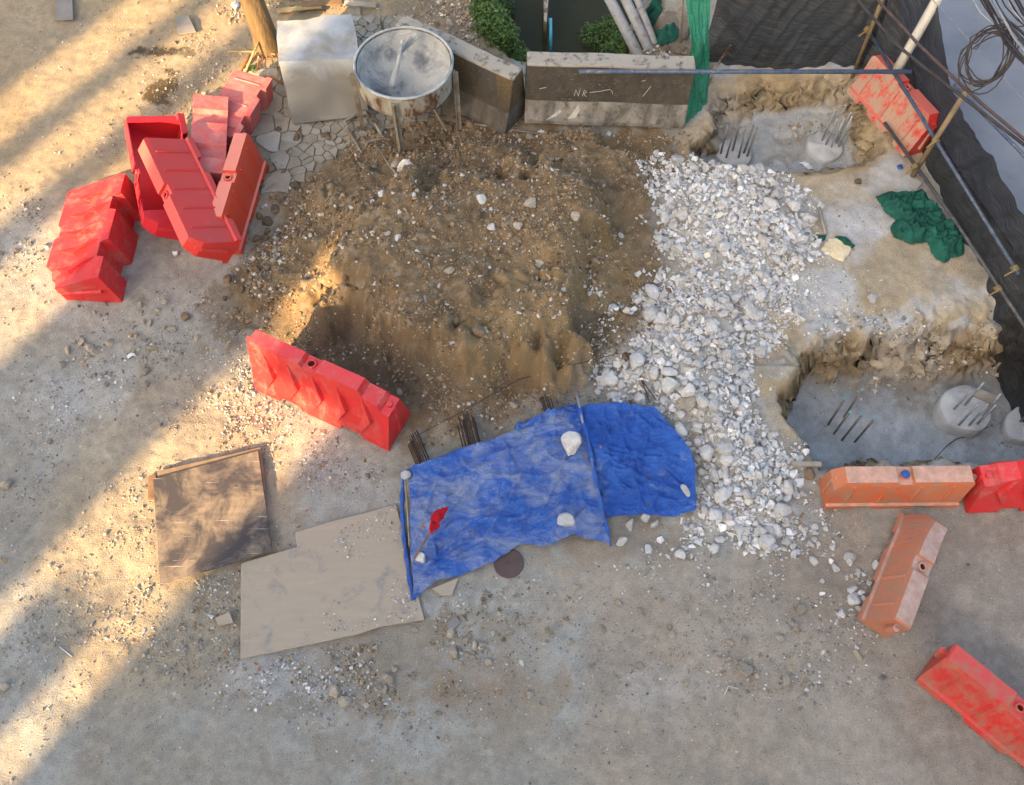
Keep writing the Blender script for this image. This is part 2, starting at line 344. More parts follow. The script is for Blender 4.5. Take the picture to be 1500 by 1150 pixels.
C = mixc(C, (0.24, 0.19, 0.135), sstep(0.1, 0.7, blot(590, 965, 0.8, 0.4))*0.55); C = mixc(C, (0.27, 0.21, 0.15), sstep(0.1, 0.7, blot(700, 1000, 0.8, 0.3))*0.5); C = mixc(C, (0.26, 0.21, 0.155), sstep(0.1, 0.7, blot(900, 790, 0.6, 0.25))*0.6); C = mixc(C, (0.25, 0.20, 0.15), sstep(0.1, 0.7, blot(1180, 850, 0.5, 0.4))*0.35)
C = mixc(C, (0.62, 0.52, 0.40), sstep(0.1, 0.7, blot(470, 640, 0.4, 0.25))*0.25)
strat = fbm(xs*0.25+3, Z*4+0.15*m_b, 0.16, 4, 66); wsum = np.clip(K['wt']+K['wl'], 0, 1)
C = mixc(C, (0.145, 0.105, 0.062), wsum*sstep(0.1, 0.5, strat)*0.75); C = mixc(C, (0.50, 0.43, 0.31), wsum*sstep(0.15, 0.5, -strat)*0.6)
C = C*(1+0.10*m_c[:, None]+0.10*m_b[:, None]+0.05*m_a[:, None])
jx = fbm(ys+Z*1.7, Z*2+xs, 0.12, 4, 67); jy = fbm(xs+Z*1.3, Z*2.2+ys, 0.12, 4, 68); jk = fbm(xs+Z, ys+Z*2.1, 0.05, 3, 69); xs = xs+wsum*(0.06*jx+0.02*jk); ys = ys+wsum*(0.06*jy-0.02*jk)
nx, ny = len(GX), len(GY)
idx = (np.arange(ny-1)[:, None]*nx+np.arange(nx-1)[None]).ravel()
F = np.stack([idx, idx+1, idx+nx+1, idx+nx], 1)
M_GROUND = attr_mat('soil', fine=((9, 0.06), (48, 0.13), (160, 0.32), (330, 0.25)), bump=0.9, bscale=70, bdist=0.025, grit=True)
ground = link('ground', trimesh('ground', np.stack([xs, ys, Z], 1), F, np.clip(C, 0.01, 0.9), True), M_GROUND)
ground['kind'] = 'structure'
del XX, YY, K, C, F, Z

# canal water
M_WATER, nt, b, tc = base_mat('canal_water')
b.inputs['Base Color'].default_value = (0.030, 0.031, 0.014, 1); b.inputs['Roughness'].default_value = 0.08; b.inputs['Specular IOR Level'].default_value = 0.12
add_bump(nt, b, _noise(nt, tc.outputs['Object'], 5, 3), 0.15, 0.02)
mb = MB(); zw = -0.82; wx = [(-1.2, 8.9), (3.2, 8.9), (3.2, 24), (-1.2, 24)]
mb.prism([(x, y, zw-0.05) for x, y in wx], [(x, y, zw) for x, y in wx])
tag(mb.build('water', M_WATER), None, None, None, 'structure')
# road behind the net
M_ROAD = mat('asphalt', (0.15, 0.165, 0.195), (0.20, 0.215, 0.245), 1.2, 0.85, 0.5, 220, 0.006, c3=(0.10, 0.105, 0.12), s3=2.2, lo3=0.62, hi3=0.75)
mb = MB(); mb.prism([(x, y, -0.2) for x, y in ROADP], [(x, y, 0.004) for x, y in ROADP])
tag(mb.build('road', M_ROAD), None, None, None, 'structure')

# ------------------------------------------------------------------ unseen building, added to cast the shade on the site (behind and left of the camera)
ax_ = Vector((math.cos(SUN_AZ), math.sin(SUN_AZ), 0)); lx_ = Vector((-math.sin(SUN_AZ), math.cos(SUN_AZ), 0))
M_CONC = mat('weathered_concrete', (0.36, 0.35, 0.33), (0.26, 0.25, 0.24), 1.5, 0.9, 0.3, 30, 0.01)
M_GLASSD = mat('dark_window', (0.03, 0.035, 0.04), (0.05, 0.055, 0.06), 1, 0.1, 0, spec=0.5)
SB = -22.0
bld = empty('added_shade_building', 'unseen grey concrete building added to shade the site, gaps shaped for the sunlit strips', 'building', loc=ax_*SB)
ROT = Matrix((( -ax_.x, lx_.x, 0), (-ax_.y, lx_.y, 0), (0, 0, 1)))
bld.matrix_world = Matrix.Translation(ax_*SB) @ Matrix(((lx_.x, -ax_.x, 0, 0), (lx_.y, -ax_.y, 0, 0), (0, 0, 1, 0), (0, 0, 0, 1)))
def bpart(name, q0, q1, z0, z1, d0=0.0, d1=0.6, m=None):
    mb = MB(); mb.box(((q0+q1)/2, (d0+d1)/2, (z0+z1)/2), (q1-q0, d1-d0, z1-z0)); return mb.build(name, m or M_CONC, bld)
HT = 19.0
bpart('blocker_wall', -26, 4.02, 0, HT); bpart('blocker_wall', 5.36, 7.45, 0, HT)  # added light blockers, gaps and heights shaped to leave the sunlit strips
bpart('blocker_lintel', 4.023, 4.75, 11.5, HT, 0.003, 0.55); bpart('blocker_lintel', 4.753, 5.357, 12.2, HT, 0.006, 0.55)
bpart('blocker_parapet', 4.023, 5.357, 0, 8.4, 0.003, 0.55)
bpart('blocker_pillar', 4.40, 5.13, 8.403, 9.62, 0.006, 0.5)
bpart('blocker_pillar', 8.42, 8.86, 0, HT); bpart('blocker_pillar', 9.42, 9.82, 0, HT); bpart('blocker_wall', 10.45, 20, 0, HT)
bpart('blocker_roof', -26.3, 20.3, HT+0.003, HT+0.4, -0.3, 1.6)
for fl in range(5):
    for k in range(11):
        q = -24.5+k*2.55
        if q+1.5 < 3.9: bpart('blocker_window', q, q+1.5, 1.2+fl*3.5, 2.8+fl*3.5, -0.02, -0.004, M_GLASSD)
# ------------------------------------------------------------------ plastic barriers
def hw(prof, z):
    for (w0, z0), (w1, z1) in zip(prof, prof[1:]):
        if z <= z1: return w0+(w1-w0)*(z-z0)/max(1e-6, z1-z0)
    return prof[-1][0]
def barrier(kind, name, label, m, L=1.5, H=0.8, wb=0.235, wt=0.075, open_side=False, crush=0.0, ribs=None, cap_m=None):
    root = empty(name, label, 'barrier', 'plastic road barriers')
    if kind == 'chevron':
        prof = [(wb, 0), (wb-0.01, 0.10*H/0.8), (wb*0.62, 0.42*H/0.8), (wt+0.02, 0.66*H/0.8), (wt, H)]
        tops = [(-L/2, H-0.05), (-L/2+0.03, H), (-0.20, H), (-0.17, H-0.055), (-0.03, H-0.055), (0.0, H), (L/2-0.34, H), (L/2-0.30, H-0.09), (L/2-0.13, H-0.14), (L/2-0.09, H-0.20), (L/2, H-0.22)]
        capx = -0.10
    else:
        prof = [(wb, 0), (wb-0.004, 0.07), (wb*0.80, 0.08), (wt+0.015, H-0.06), (wt, H)]
        tops = [(-L/2, H-0.02), (-L/2+0.02, H), (-0.085, H), (-0.075, H-0.035), (0.065, H-0.035), (0.075, H), (L/2-0.10, H), (L/2, H-0.13)]
        capx = -0.005
    sl = [(-L*0.30, -L*0.15), (L*0.15, L*0.30)]
    xs_ = sorted(set([round(x, 4) for x, _ in tops]+[round(x+e, 4) for s in sl for x, e in ((s[0], -0.015), (s[0], 0.015), (s[1], -0.015), (s[1], 0.015))]+[round(-L/2+L*i/18, 4) for i in range(19)]))
    def top(x):
        for (a, h0), (b_, h1) in zip(tops, tops[1:]):
            if x <= b_+1e-6: return h0+(h1-h0)*(x-a)/(b_-a)
        return tops[-1][1]
    def bot(x):
        for s in sl:
            if s[0]+0.014 < x < s[1]-0.014: return 0.09*H/0.8
        return 0.0
    rings = []; n = 7
    rg = random.Random(sum(map(ord, label)))
    for x in xs_:
        h = top(x); b0 = bot(x); zs = [b0]
        for _, z in prof[1:-1]: zs.append(min(max(z, b0+0.004), h-0.02))
        mid = (zs[-1]+zs[-2])/2
        zs.append(h)
        pts = [(hw(prof, z), z) for z in zs]
        ring = [(y, z) for y, z in pts]+[(-y, z) for y, z in pts[::-1]]
        k = 0.0
        if crush and x > L*0.12: k = min(1, (x-L*0.12)/(L*0.38))**1.2
        out = []
        for y, z in ring:
            zz = z; yy = y
            if crush:
                yy = y-crush*k*(z/H)*0.9; zz = z*(1-0.25*k)+0.05*k*math.sin(9*z+5*x)
                if y < 0: yy += crush*0.35*k
            out.append((x, yy, zz))
        rings.append(out)
    m_ = len(rings[0]); mb = MB(); vs_ = [v for r in rings for v in r]; fs = []
    half = m_//2
    for i in range(len(rings)-1):
        for k in range(m_):
            if open_side and (1 <= k <= half-2 and 1 < i < len(rings)-4): continue
            if open_side and k in (0, half-1) and rg.random() < 0.28 and 2 < i < len(rings)-5: continue
            fs.append((i*m_+k, i*m_+(k+1) % m_, (i+1)*m_+(k+1) % m_, (i+1)*m_+k))
    fs += [tuple(range(m_-1, -1, -1)), tuple((len(rings)-1)*m_+k for k in range(m_))]
    mb.add(vs_, fs)
    mb.build('body', m, root, bevel=0.012 if not open_side else 0, segs=2, solid=0.012 if open_side else 0)
    # ribs on both long faces
    nr = ribs if ribs is not None else (5 if kind == 'chevron' else 4)
    for s in (1, -1):
        if (open_side and s == 1) or crush and s == -1 and False: continue
        for i in range(nr):
            x0 = -L/2+L*(0.15+0.70*i/max(1, nr-1)) if kind == 'chevron' else -L/2+L*(0.14+0.72*i/max(1, nr-1))
            if crush and x0 > L*0.1: continue
            mb = MB(); vs_ = []
            if kind == 'chevron':
                path = [(x0-0.08, 0.13*H/0.8, 0.15), (x0-0.03, 0.26*H/0.8, 0.9), (x0+0.045, 0.42*H/0.8, 1.2), (x0, 0.55*H/0.8, 0.9), (x0-0.06, 0.68*H/0.8, 0.12)]
                for x, z, k in path:
                    y = hw(prof, z)
                    vs_ += [(x-0.085*k-0.002, s*(y-0.006), z), (x+0.014*k, s*(y+0.044*k+0.002), z), (x+0.020*k+0.003, s*(y-0.006), z)]
            else:
                for z, k in ((0.10, 1), (H-0.07, 1)):
                    y = hw(prof, z)
                    vs_ += [(x0-0.028, s*(y-0.005), z), (x0, s*(y+0.016*k), z), (x0+0.010, s*(y-0.005), z)]
            q = len(vs_)//3; fs = [(0, 1, 2), (3*q-3, 3*q-2, 3*q-1)]
            for a in range(q-1):
                for b_ in range(3): fs.append((3*a+b_, 3*a+(b_+1) % 3, 3*a+3+(b_+1) % 3, 3*a+3+b_))
            mb.add(vs_, fs); mb.build('rib', m, root, bevel=0.004, segs=1)
    # filler opening with its collar; a dark disc paints the shade inside
    h = top(capx); rc = 0.036 if kind != 'chevron' else 0.042
    mb = MB(); mb.lathe([(rc+0.014, -0.01), (rc+0.012, 0.018), (rc+0.004, 0.024), (rc-0.006, 0.022), (rc-0.010, 0.003)], 18, (capx, 0, h))
    cl = mb.build('filler_collar', m, root, smooth=True)
    if cap_m:
        mb = MB(); mb.lathe([(rc+0.006, 0.02), (rc+0.004, 0.045), (rc-0.01, 0.052), (0.001, 0.054)], 18, (capx, 0, h)); mb.build('cap', cap_m, cl, smooth=True)
    else:
        mb = MB(); mb.lathe([(rc-0.009, 0.006), (0.001, 0.006)], 18, (capx, 0, h)); mb.build('hole_shade_disc', M_HOLESHADE, cl)
    # interlocking lug and socket
    mb = MB(); zt = H-0.13 if kind == 'chevron' else H-0.10
    mb.tube([(-L/2-0.035, 0, zt-0.10), (-L/2-0.035, 0, zt+0.02)], 0.034, 12); mb.box((-L/2-0.01, 0, zt-0.04), (0.05, 0.05, 0.12))
    mb.build('lug', m, root, bevel=0.005)
    mb = MB(); ze = top(L/2)
    if not crush:
        mb.tube([(L/2+0.006, 0, 0.10), (L/2-0.02+0.006, 0, ze-0.012)], 0.028, 10); mb.tube([(L/2-0.05, 0, ze-0.01), (L/2-0.05, 0, ze+0.045)], 0.03, 12)
        mb.build('peg', m, root, smooth=False, bevel=0.003)
    return root
M_HOLESHADE = mat('painted_hole_shade', (0.02, 0.006, 0.005), (0.03, 0.008, 0.006), 5, 0.9, 0)  # near-black colour stands for shade inside the filler opening
def pose(root, px, py, yaw, roll=0, pitch=0, sink=0.015, zc=0.0, lift=0.0, floor=None):
    p = at(px, py, zc)
    M3 = (Matrix.Rotation(R(yaw), 4, 'Z') @ Matrix.Rotation(R(pitch), 4, 'Y') @ Matrix.Rotation(R(roll), 4, 'X'))
    co = np.array([v.co[:] for c in root.children if c.type == 'MESH' and c.name.startswith('body') for v in c.data.vertices])
    cen = co.mean(0) if zc else np.zeros(3)
    W = (np.array(M3.to_3x3()) @ co.T).T; cw = np.array(M3.to_3x3()) @ cen
    loc = np.array([p.x, p.y, 0])-np.array([cw[0], cw[1], 0]); W = W+loc
    g = terrain(W[:, 0], W[:, 1]) if floor is None else np.full(len(W), floor)
    loc[2] = -np.percentile(W[:, 2]-g, 1.0)-sink+lift
    root.matrix_world = Matrix.Translation(loc) @ M3
    return root
RED = (0.60, 0.020, 0.024); PINK = (0.85, 0.16, 0.17); ORG = (0.68, 0.12, 0.026); MUDC = (0.30, 0.215, 0.145)
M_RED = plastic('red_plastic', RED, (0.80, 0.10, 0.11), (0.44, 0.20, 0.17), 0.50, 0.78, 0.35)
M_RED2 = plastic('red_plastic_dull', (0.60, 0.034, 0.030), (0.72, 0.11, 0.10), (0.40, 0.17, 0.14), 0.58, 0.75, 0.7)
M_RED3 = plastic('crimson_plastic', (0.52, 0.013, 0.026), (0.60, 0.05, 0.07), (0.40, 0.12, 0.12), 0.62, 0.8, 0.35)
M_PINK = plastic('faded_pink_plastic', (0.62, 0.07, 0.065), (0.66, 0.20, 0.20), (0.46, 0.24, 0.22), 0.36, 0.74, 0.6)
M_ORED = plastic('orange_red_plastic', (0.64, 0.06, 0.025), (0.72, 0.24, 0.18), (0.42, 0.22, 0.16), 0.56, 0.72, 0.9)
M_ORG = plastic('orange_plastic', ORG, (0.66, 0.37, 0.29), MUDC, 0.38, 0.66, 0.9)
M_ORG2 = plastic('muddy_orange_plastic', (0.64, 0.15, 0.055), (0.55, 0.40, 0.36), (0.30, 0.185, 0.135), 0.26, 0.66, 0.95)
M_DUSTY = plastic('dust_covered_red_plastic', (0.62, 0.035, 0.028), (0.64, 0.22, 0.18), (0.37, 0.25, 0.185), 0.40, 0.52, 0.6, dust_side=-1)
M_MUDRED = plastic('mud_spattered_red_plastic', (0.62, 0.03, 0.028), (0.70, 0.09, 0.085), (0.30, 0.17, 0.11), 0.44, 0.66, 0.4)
M_BLUECAP = mat('blue_cap', (0.02, 0.07, 0.25), (0.03, 0.10, 0.3), 8, 0.4, 0)

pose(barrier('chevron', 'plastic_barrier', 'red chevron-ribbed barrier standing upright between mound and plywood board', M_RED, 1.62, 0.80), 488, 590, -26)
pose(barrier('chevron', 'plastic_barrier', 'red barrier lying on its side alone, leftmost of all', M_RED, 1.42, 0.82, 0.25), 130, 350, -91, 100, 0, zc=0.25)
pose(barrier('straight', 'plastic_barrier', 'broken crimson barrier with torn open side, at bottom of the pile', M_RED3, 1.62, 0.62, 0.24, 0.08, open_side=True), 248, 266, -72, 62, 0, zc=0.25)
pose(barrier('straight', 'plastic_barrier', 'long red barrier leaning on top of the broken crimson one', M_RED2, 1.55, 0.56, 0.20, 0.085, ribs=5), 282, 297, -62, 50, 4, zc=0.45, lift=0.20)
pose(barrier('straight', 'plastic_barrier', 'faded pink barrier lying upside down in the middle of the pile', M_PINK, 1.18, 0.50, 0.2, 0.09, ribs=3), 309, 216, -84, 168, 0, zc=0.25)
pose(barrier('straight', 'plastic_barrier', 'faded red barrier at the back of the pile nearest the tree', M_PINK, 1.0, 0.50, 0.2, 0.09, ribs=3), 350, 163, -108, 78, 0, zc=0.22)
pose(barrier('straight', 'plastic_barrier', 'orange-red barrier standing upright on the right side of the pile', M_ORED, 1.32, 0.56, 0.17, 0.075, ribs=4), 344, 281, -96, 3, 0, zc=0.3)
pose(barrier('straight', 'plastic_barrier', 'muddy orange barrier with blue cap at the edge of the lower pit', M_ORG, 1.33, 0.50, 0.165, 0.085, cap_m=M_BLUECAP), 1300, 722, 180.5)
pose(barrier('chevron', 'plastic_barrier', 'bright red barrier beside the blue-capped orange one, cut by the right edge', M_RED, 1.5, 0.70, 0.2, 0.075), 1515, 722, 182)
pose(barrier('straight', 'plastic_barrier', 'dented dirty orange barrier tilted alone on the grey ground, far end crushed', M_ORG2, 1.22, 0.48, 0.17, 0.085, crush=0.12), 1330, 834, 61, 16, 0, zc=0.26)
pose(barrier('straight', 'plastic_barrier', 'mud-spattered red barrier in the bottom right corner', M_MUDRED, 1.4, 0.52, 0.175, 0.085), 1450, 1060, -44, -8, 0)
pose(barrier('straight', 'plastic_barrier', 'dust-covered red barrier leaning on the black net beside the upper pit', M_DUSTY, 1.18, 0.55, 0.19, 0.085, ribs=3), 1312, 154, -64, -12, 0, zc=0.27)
# ------------------------------------------------------------------ concrete road barriers
def jersey_mat(name, stripes, up1, up2, low1, low2, yellow):
    m, nt, b, tc = base_mat(name); v = tc.outputs['Object']
    s = nt.nodes.new('ShaderNodeSeparateXYZ'); nt.links.new(v, s.inputs[0])
    n = _noise(nt, v, 5, 8, 0.7, 0.5); nf = _noise(nt, _map(nt, v, (1, 1, 4)), 16, 6, 0.75)
    up = _mixrgb(nt, _ramp(nt, n, 0.35, 0.65), up1, up2)
    if stripes:
        wv = nt.nodes.new('ShaderNodeTexWave'); wv.inputs['Scale'].default_value = 0.55; wv.inputs['Distortion'].default_value = 0.6; wv.inputs['Detail Scale'].default_value = 2
        nt.links.new(_map(nt, v, (1, 1, 0.5), (0, R(20), 0)), wv.inputs[0])
        up = _mixrgb(nt, _ramp(nt, wv.outputs['Fac'], 0.5, 0.58), up, yellow)
        up = _mixrgb(nt, _ramp(nt, nf, 0.44, 0.58), up, (0.04, 0.038, 0.036))
    lo = _mixrgb(nt, _ramp(nt, n, 0.3, 0.7), low1, low2)
    f = _ramp(nt, s.outputs[2], 0.315, 0.325)
    c = _mixrgb(nt, f, lo, up)
    c = _mixrgb(nt, _ramp(nt, nf, 0.60, 0.68), c, (0.30, 0.27, 0.22))
    c = _mixrgb(nt, _ramp(nt, _noise(nt, _map(nt, v, (1, 1, 0.35)), 3.2, 7, 0.7, 0.5), 0.45, 0.68), c, (0.060, 0.051, 0.038))
    e = _ramp(nt, s.outputs[2], 0.765, 0.78); c = _mixrgb(nt, e, c, (0.30, 0.275, 0.235))
    d = _noise(nt, v, 9, 6, 0.7); c = _mixrgb(nt, _ramp(nt, d, 0.52, 0.66), c, (0.075, 0.066, 0.052))
    nt.links.new(c, b.inputs['Base Color']); b.inputs['Roughness'].default_value = 0.9
    add_bump(nt, b, nf, 0.5, 0.012)
    return m
def jersey(label, m, L, marks=False):
    root = empty('concrete_barrier', label, 'barrier', 'concrete road barriers')
    prof = [(0.28, 0), (0.28, 0.07), (0.20, 0.32), (0.115, 0.77), (0.10, 0.80)]
    ring = [(y, z) for y, z in prof]+[(-y, z) for y, z in prof[::-1]]; mb = MB(); ns = 25
    vs_ = []
    for i in range(ns):
        x = -L/2+L*i/(ns-1); tp = 1.0 if 0 < i < ns-1 else 0.985
        for k, (y, z) in enumerate(ring): vs_.append((x+0.006*math.sin(13*z+7*k), y*tp+0.006*math.sin(5*x+3*z)+random.uniform(-.003, .003), z+random.uniform(-.004, .004)))
    n = len(ring); fs = [(i*n+k, i*n+(k+1) % n, (i+1)*n+(k+1) % n, (i+1)*n+k) for i in range(ns-1) for k in range(n)]
    fs += [tuple(range(n-1, -1, -1)), tuple((ns-1)*n+k for k in range(n))]
    mb.add(vs_, fs); body = mb.build('body', m, root, bevel=0.014, segs=2)
    return root
M_J1 = jersey_mat('stained_concrete', False, (0.026, 0.022, 0.017), (0.060, 0.050, 0.036), (0.17, 0.16, 0.14), (0.30, 0.275, 0.235), None)
M_J2 = jersey_mat('striped_concrete', True, (0.035, 0.033, 0.032), (0.07, 0.06, 0.05), (0.10, 0.093, 0.085), (0.17, 0.155, 0.135), (0.155, 0.095, 0.022))
j1 = jersey('dark stained concrete barrier lying level beside the green net', M_J1, 1.97); j1.location = (1.14, 8.60, 0.06); j1.rotation_euler = (R(-1), R(1.2), R(-1.2))
a_, b_ = at(592, 32, 0.8), at(752, 106, 0.8); d_ = b_-a_
j2 = jersey('concrete barrier with worn black and yellow stripes behind the hopper', M_J2, d_.length+0.12)
j2.location = ((a_.x+b_.x)/2, (a_.y+b_.y)/2, 0.02); j2.rotation_euler = (0, 0, math.atan2(d_.y, d_.x))
# white scratched letters and streaks on the level barrier
M_CHALK = mat('white_scratches', (0.48, 0.46, 0.40), (0.36, 0.34, 0.29), 20, 0.9, 0)
def scratch(strokes, wd=0.010):
    for st in strokes:
        mb = MB(); pts = []
        for x, z in st:
            y = hw([(0.28, 0), (0.28, 0.07), (0.20, 0.32), (0.115, 0.77), (0.10, 0.80)], z); pts.append((x, -y-0.006, z))
        mb.tube(pts, wd*0.5, 5); mb.build('scratch_mark', M_CHALK, j1)
scratch([[(-0.40, 0.40), (-0.385, 0.48)], [(-0.385, 0.48), (-0.35, 0.40)], [(-0.35, 0.40), (-0.335, 0.485)], [(-0.30, 0.40), (-0.285, 0.48)], [(-0.285, 0.48), (-0.25, 0.45), (-0.29, 0.435)], [(-0.29, 0.435), (-0.255, 0.39)],
         [(-0.22, 0.45), (-0.10, 0.47), (0.02, 0.50), (0.05, 0.47), (0.055, 0.44)], [(-0.82, 0.48), (-0.74, 0.50)],
         [(0.42, 0.42), (0.50, 0.56)], [(0.38, 0.62), (0.43, 0.64)]], 0.007)
mb = MB()
for pts in ([(-0.72, 0.08), (-0.62, 0.17), (-0.56, 0.22), (-0.54, 0.19), (-0.60, 0.13)], [(-0.46, 0.10), (-0.38, 0.22), (-0.34, 0.29), (-0.32, 0.22), (-0.36, 0.12)]):
    pr_ = [(0.28, 0), (0.28, 0.07), (0.20, 0.32), (0.115, 0.77), (0.10, 0.80)]
    mb.add([(x, -hw(pr_, z)-0.007, z) for x, z in pts], [tuple(range(len(pts)))])
mb.build('paint_splash', M_CHALK, j1)

# ------------------------------------------------------------------ sheet metal box
M_TIN = mat('dull_sheet_metal', (0.40, 0.43, 0.46), (0.33, 0.35, 0.36), 2.5, 0.55, 0.15, 12, 0.01, c3=(0.27, 0.25, 0.21), s3=2.0, lo3=0.56, hi3=0.72, spec=0.4, metal=0.25, coord='Object')
_nt = M_TIN.node_tree; _b = _nt.nodes['Principled BSDF']; _c = _b.inputs['Base Color'].links[0].from_socket; _t = _nt.nodes.new('ShaderNodeTexCoord'); _s = _nt.nodes.new('ShaderNodeSeparateXYZ'); _nt.links.new(_t.outputs['Object'], _s.inputs[0])
_n = _noise(_nt, _t.outputs['Object'], 2.6, 7, 0.65, 0.6); _m = _nt.nodes.new('ShaderNodeMath'); _m.operation = 'MULTIPLY_ADD'; _m.inputs[1].default_value = 0.5; _nt.links.new(_n, _m.inputs[0]); _nt.links.new(_s.outputs[2], _m.inputs[2])
_nt.links.new(_mixrgb(_nt, _ramp(_nt, _m.outputs[0], 0.92, 0.70), _c, (0.185, 0.175, 0.15)), _b.inputs['Base Color'])   # dried mud splashed up the sides
def tin_box():
    h = 0.64
    T = [at(405, 30, h), at(515, 20, h), at(528, 85, h), at(410, 91, h)]; Bt = [Vector((p.x, p.y, 0)) for p in T]
    Bt[2] = at(541, 171, 0.02); Bt[3] = at(433, 184, 0.02); Bt[0] = at(420, 100, 0.02); Bt[1] = at(528, 95, 0.02)
    Bt[0] = Vector((T[0].x, T[0].y-0.02, 0.02)); Bt[1] = Vector((T[1].x, T[1].y-0.02, 0.02))
    bm = bmesh.new(); vv = [bm.verts.new(p) for p in T+Bt]
    for f in ((0, 1, 2, 3), (3, 2, 6, 7), (0, 3, 7, 4), (1, 5, 6, 2), (0, 4, 5, 1)): bm.faces.new([vv[i] for i in f])
    bmesh.ops.subdivide_edges(bm, edges=bm.edges[:], cuts=15, use_grid_fill=True)
    bmesh.ops.recalc_face_normals(bm, faces=bm.faces[:])
    c = sum(T, Vector())/4
    for v in bm.verts:
        n = float(fbm(v.co.x+v.co.z*0.7, v.co.y+v.co.z, 0.5, 3, 71)); v.co += v.normal*0.028*n
        # sagging front lip and a pushed-in lower right corner
        if v.co.z < 0.5 and v.co.x > -1.75: v.co.y += 0.05*max(0, (v.co.x+1.75))*max(0, 0.45-v.co.z)*2
        if v.co.z < 0.06: v.co.z += 0.03+0.08*max(0, v.co.x+2.0)
    me = bpy.data.meshes.new('metal_box'); bm.to_mesh(me); bm.free()
    o = link('metal_box', me, M_TIN, None, True, 0, 2, 0.006)
    md = o.modifiers.new('e', 'EDGE_SPLIT'); md.split_angle = R(40)
    return tag(o, 'dented dull grey sheet metal box between the tree and the hopper', 'metal box')
tin_box()

# ------------------------------------------------------------------ concrete hopper
M_RUST = mat('rusty_painted_steel', (0.34, 0.33, 0.28), (0.22, 0.19, 0.14), 5, 0.75, 0.4, 40, 0.006, c3=(0.10, 0.045, 0.024), s3=5, lo3=0.47, hi3=0.57, stretch=(1, 1, 0.5))
M_CEM = mat('dried_cement', (0.44, 0.45, 0.44), (0.34, 0.36, 0.36), 4, 0.95, 0.7, 25, 0.02, c3=(0.15, 0.165, 0.19), s3=2.6, lo3=0.48, hi3=0.64)
M_LEG = mat('dirty_steel', (0.27, 0.25, 0.21), (0.16, 0.12, 0.08), 8, 0.7, 0.3, 50, 0.004, c3=(0.16, 0.24, 0.22), s3=5, lo3=0.6, hi3=0.7)
hc = at(591, 91, 1.0); gz = 0.12
hop = empty('concrete_hopper', 'round rusty concrete hopper on legs with dried cement inside', 'hopper', loc=(hc.x, hc.y, 0))
rr = 0.565
mb = MB(); mb.lathe([(rr, 1.0), (rr, 0.97), (rr-0.012, 0.70), (rr-0.05, 0.66), (0.14, 0.36), (0.13, 0.22), (0.115, 0.22), (0.125, 0.37), (rr-0.065, 0.675), (rr-0.024, 0.70), (rr-0.012, 1.0)], 56, closed=True); mb.build('drum', M_RUST, hop, smooth=False, bevel=0)
mb = MB(); mb.lathe([(rr-0.026, 0.985), (rr-0.035, 0.74), (rr-0.10, 0.68), (0.32, 0.56), (0.18, 0.46), (0.10, 0.43), (0.001, 0.42)], 56)
for i, v in enumerate(mb.v):
    n = float(fbm(v[0], v[1], 0.25, 4, 83)); r_ = math.hypot(v[0], v[1])
    if r_ < rr-0.1: mb.v[i] = (v[0], v[1], v[2]+0.06*n+0.05*max(0, v[0]))
mb.build('cement_lining', M_CEM, hop, smooth=True)
mb = MB(); mb.lathe([(rr+0.010, 0.985), (rr+0.016, 1.0), (rr+0.006, 1.012), (rr-0.016, 1.010), (rr-0.016, 0.99)], 56, closed=True); mb.build('rim', M_CEM, hop, smooth=True)
for ang in (-98, -8, 190, 82):
    x, y = (rr+0.018)*math.cos(R(ang)), (rr+0.018)*math.sin(R(ang)); g = hgt(hc.x+x, hc.y+y)
    M = Matrix.Rotation(R(ang), 3, 'Z'); mb = MB(); mb.box((x, y, (g+0.92)/2), (0.012, 0.075, 0.92-g+0.04), M); mb.box((x*1.04, y*1.04, (g+0.92)/2), (0.05, 0.012, 0.92-g+0.03), M); mb.build('leg', M_LEG, hop)
M_WOODG = mat('grey_wood', (0.36, 0.33, 0.28), (0.24, 0.205, 0.16), 6, 0.9, 0.4, 30, 0.006, stretch=(1, 1, 6))
M_WOOD = mat('brown_wood', (0.24, 0.15, 0.085), (0.15, 0.09, 0.05), 6, 0.9, 0.4, 30, 0.006)
M_BAMB = mat('bamboo', (0.25, 0.195, 0.115), (0.155, 0.115, 0.07), 7, 0.6, 0.2, 30, 0.004)
def pix(*pz): return [at(x, y, z) for x, y, z in pz]
pad = empty('mixing_paddle', 'cement-caked wooden paddle resting in the hopper', 'paddle', loc=at(575, 125, 0.72))
o_ = Vector(pad.location); q = [p-o_ for p in pix((574, 128, 0.62), (583, 92, 0.86), (590, 58, 1.06))]
mb = MB(); mb.tube(q, [0.05, 0.026, 0.022], 8); mb.build('handle', M_CEM, pad)
q = [p-o_ for p in pix((586, 78, 0.90), (602, 60, 0.98), (612, 50, 1.03))]
mb = MB(); mb.tube(q, [0.02, 0.035, 0.05], 6); mb.build('blade', M_CEM, pad)
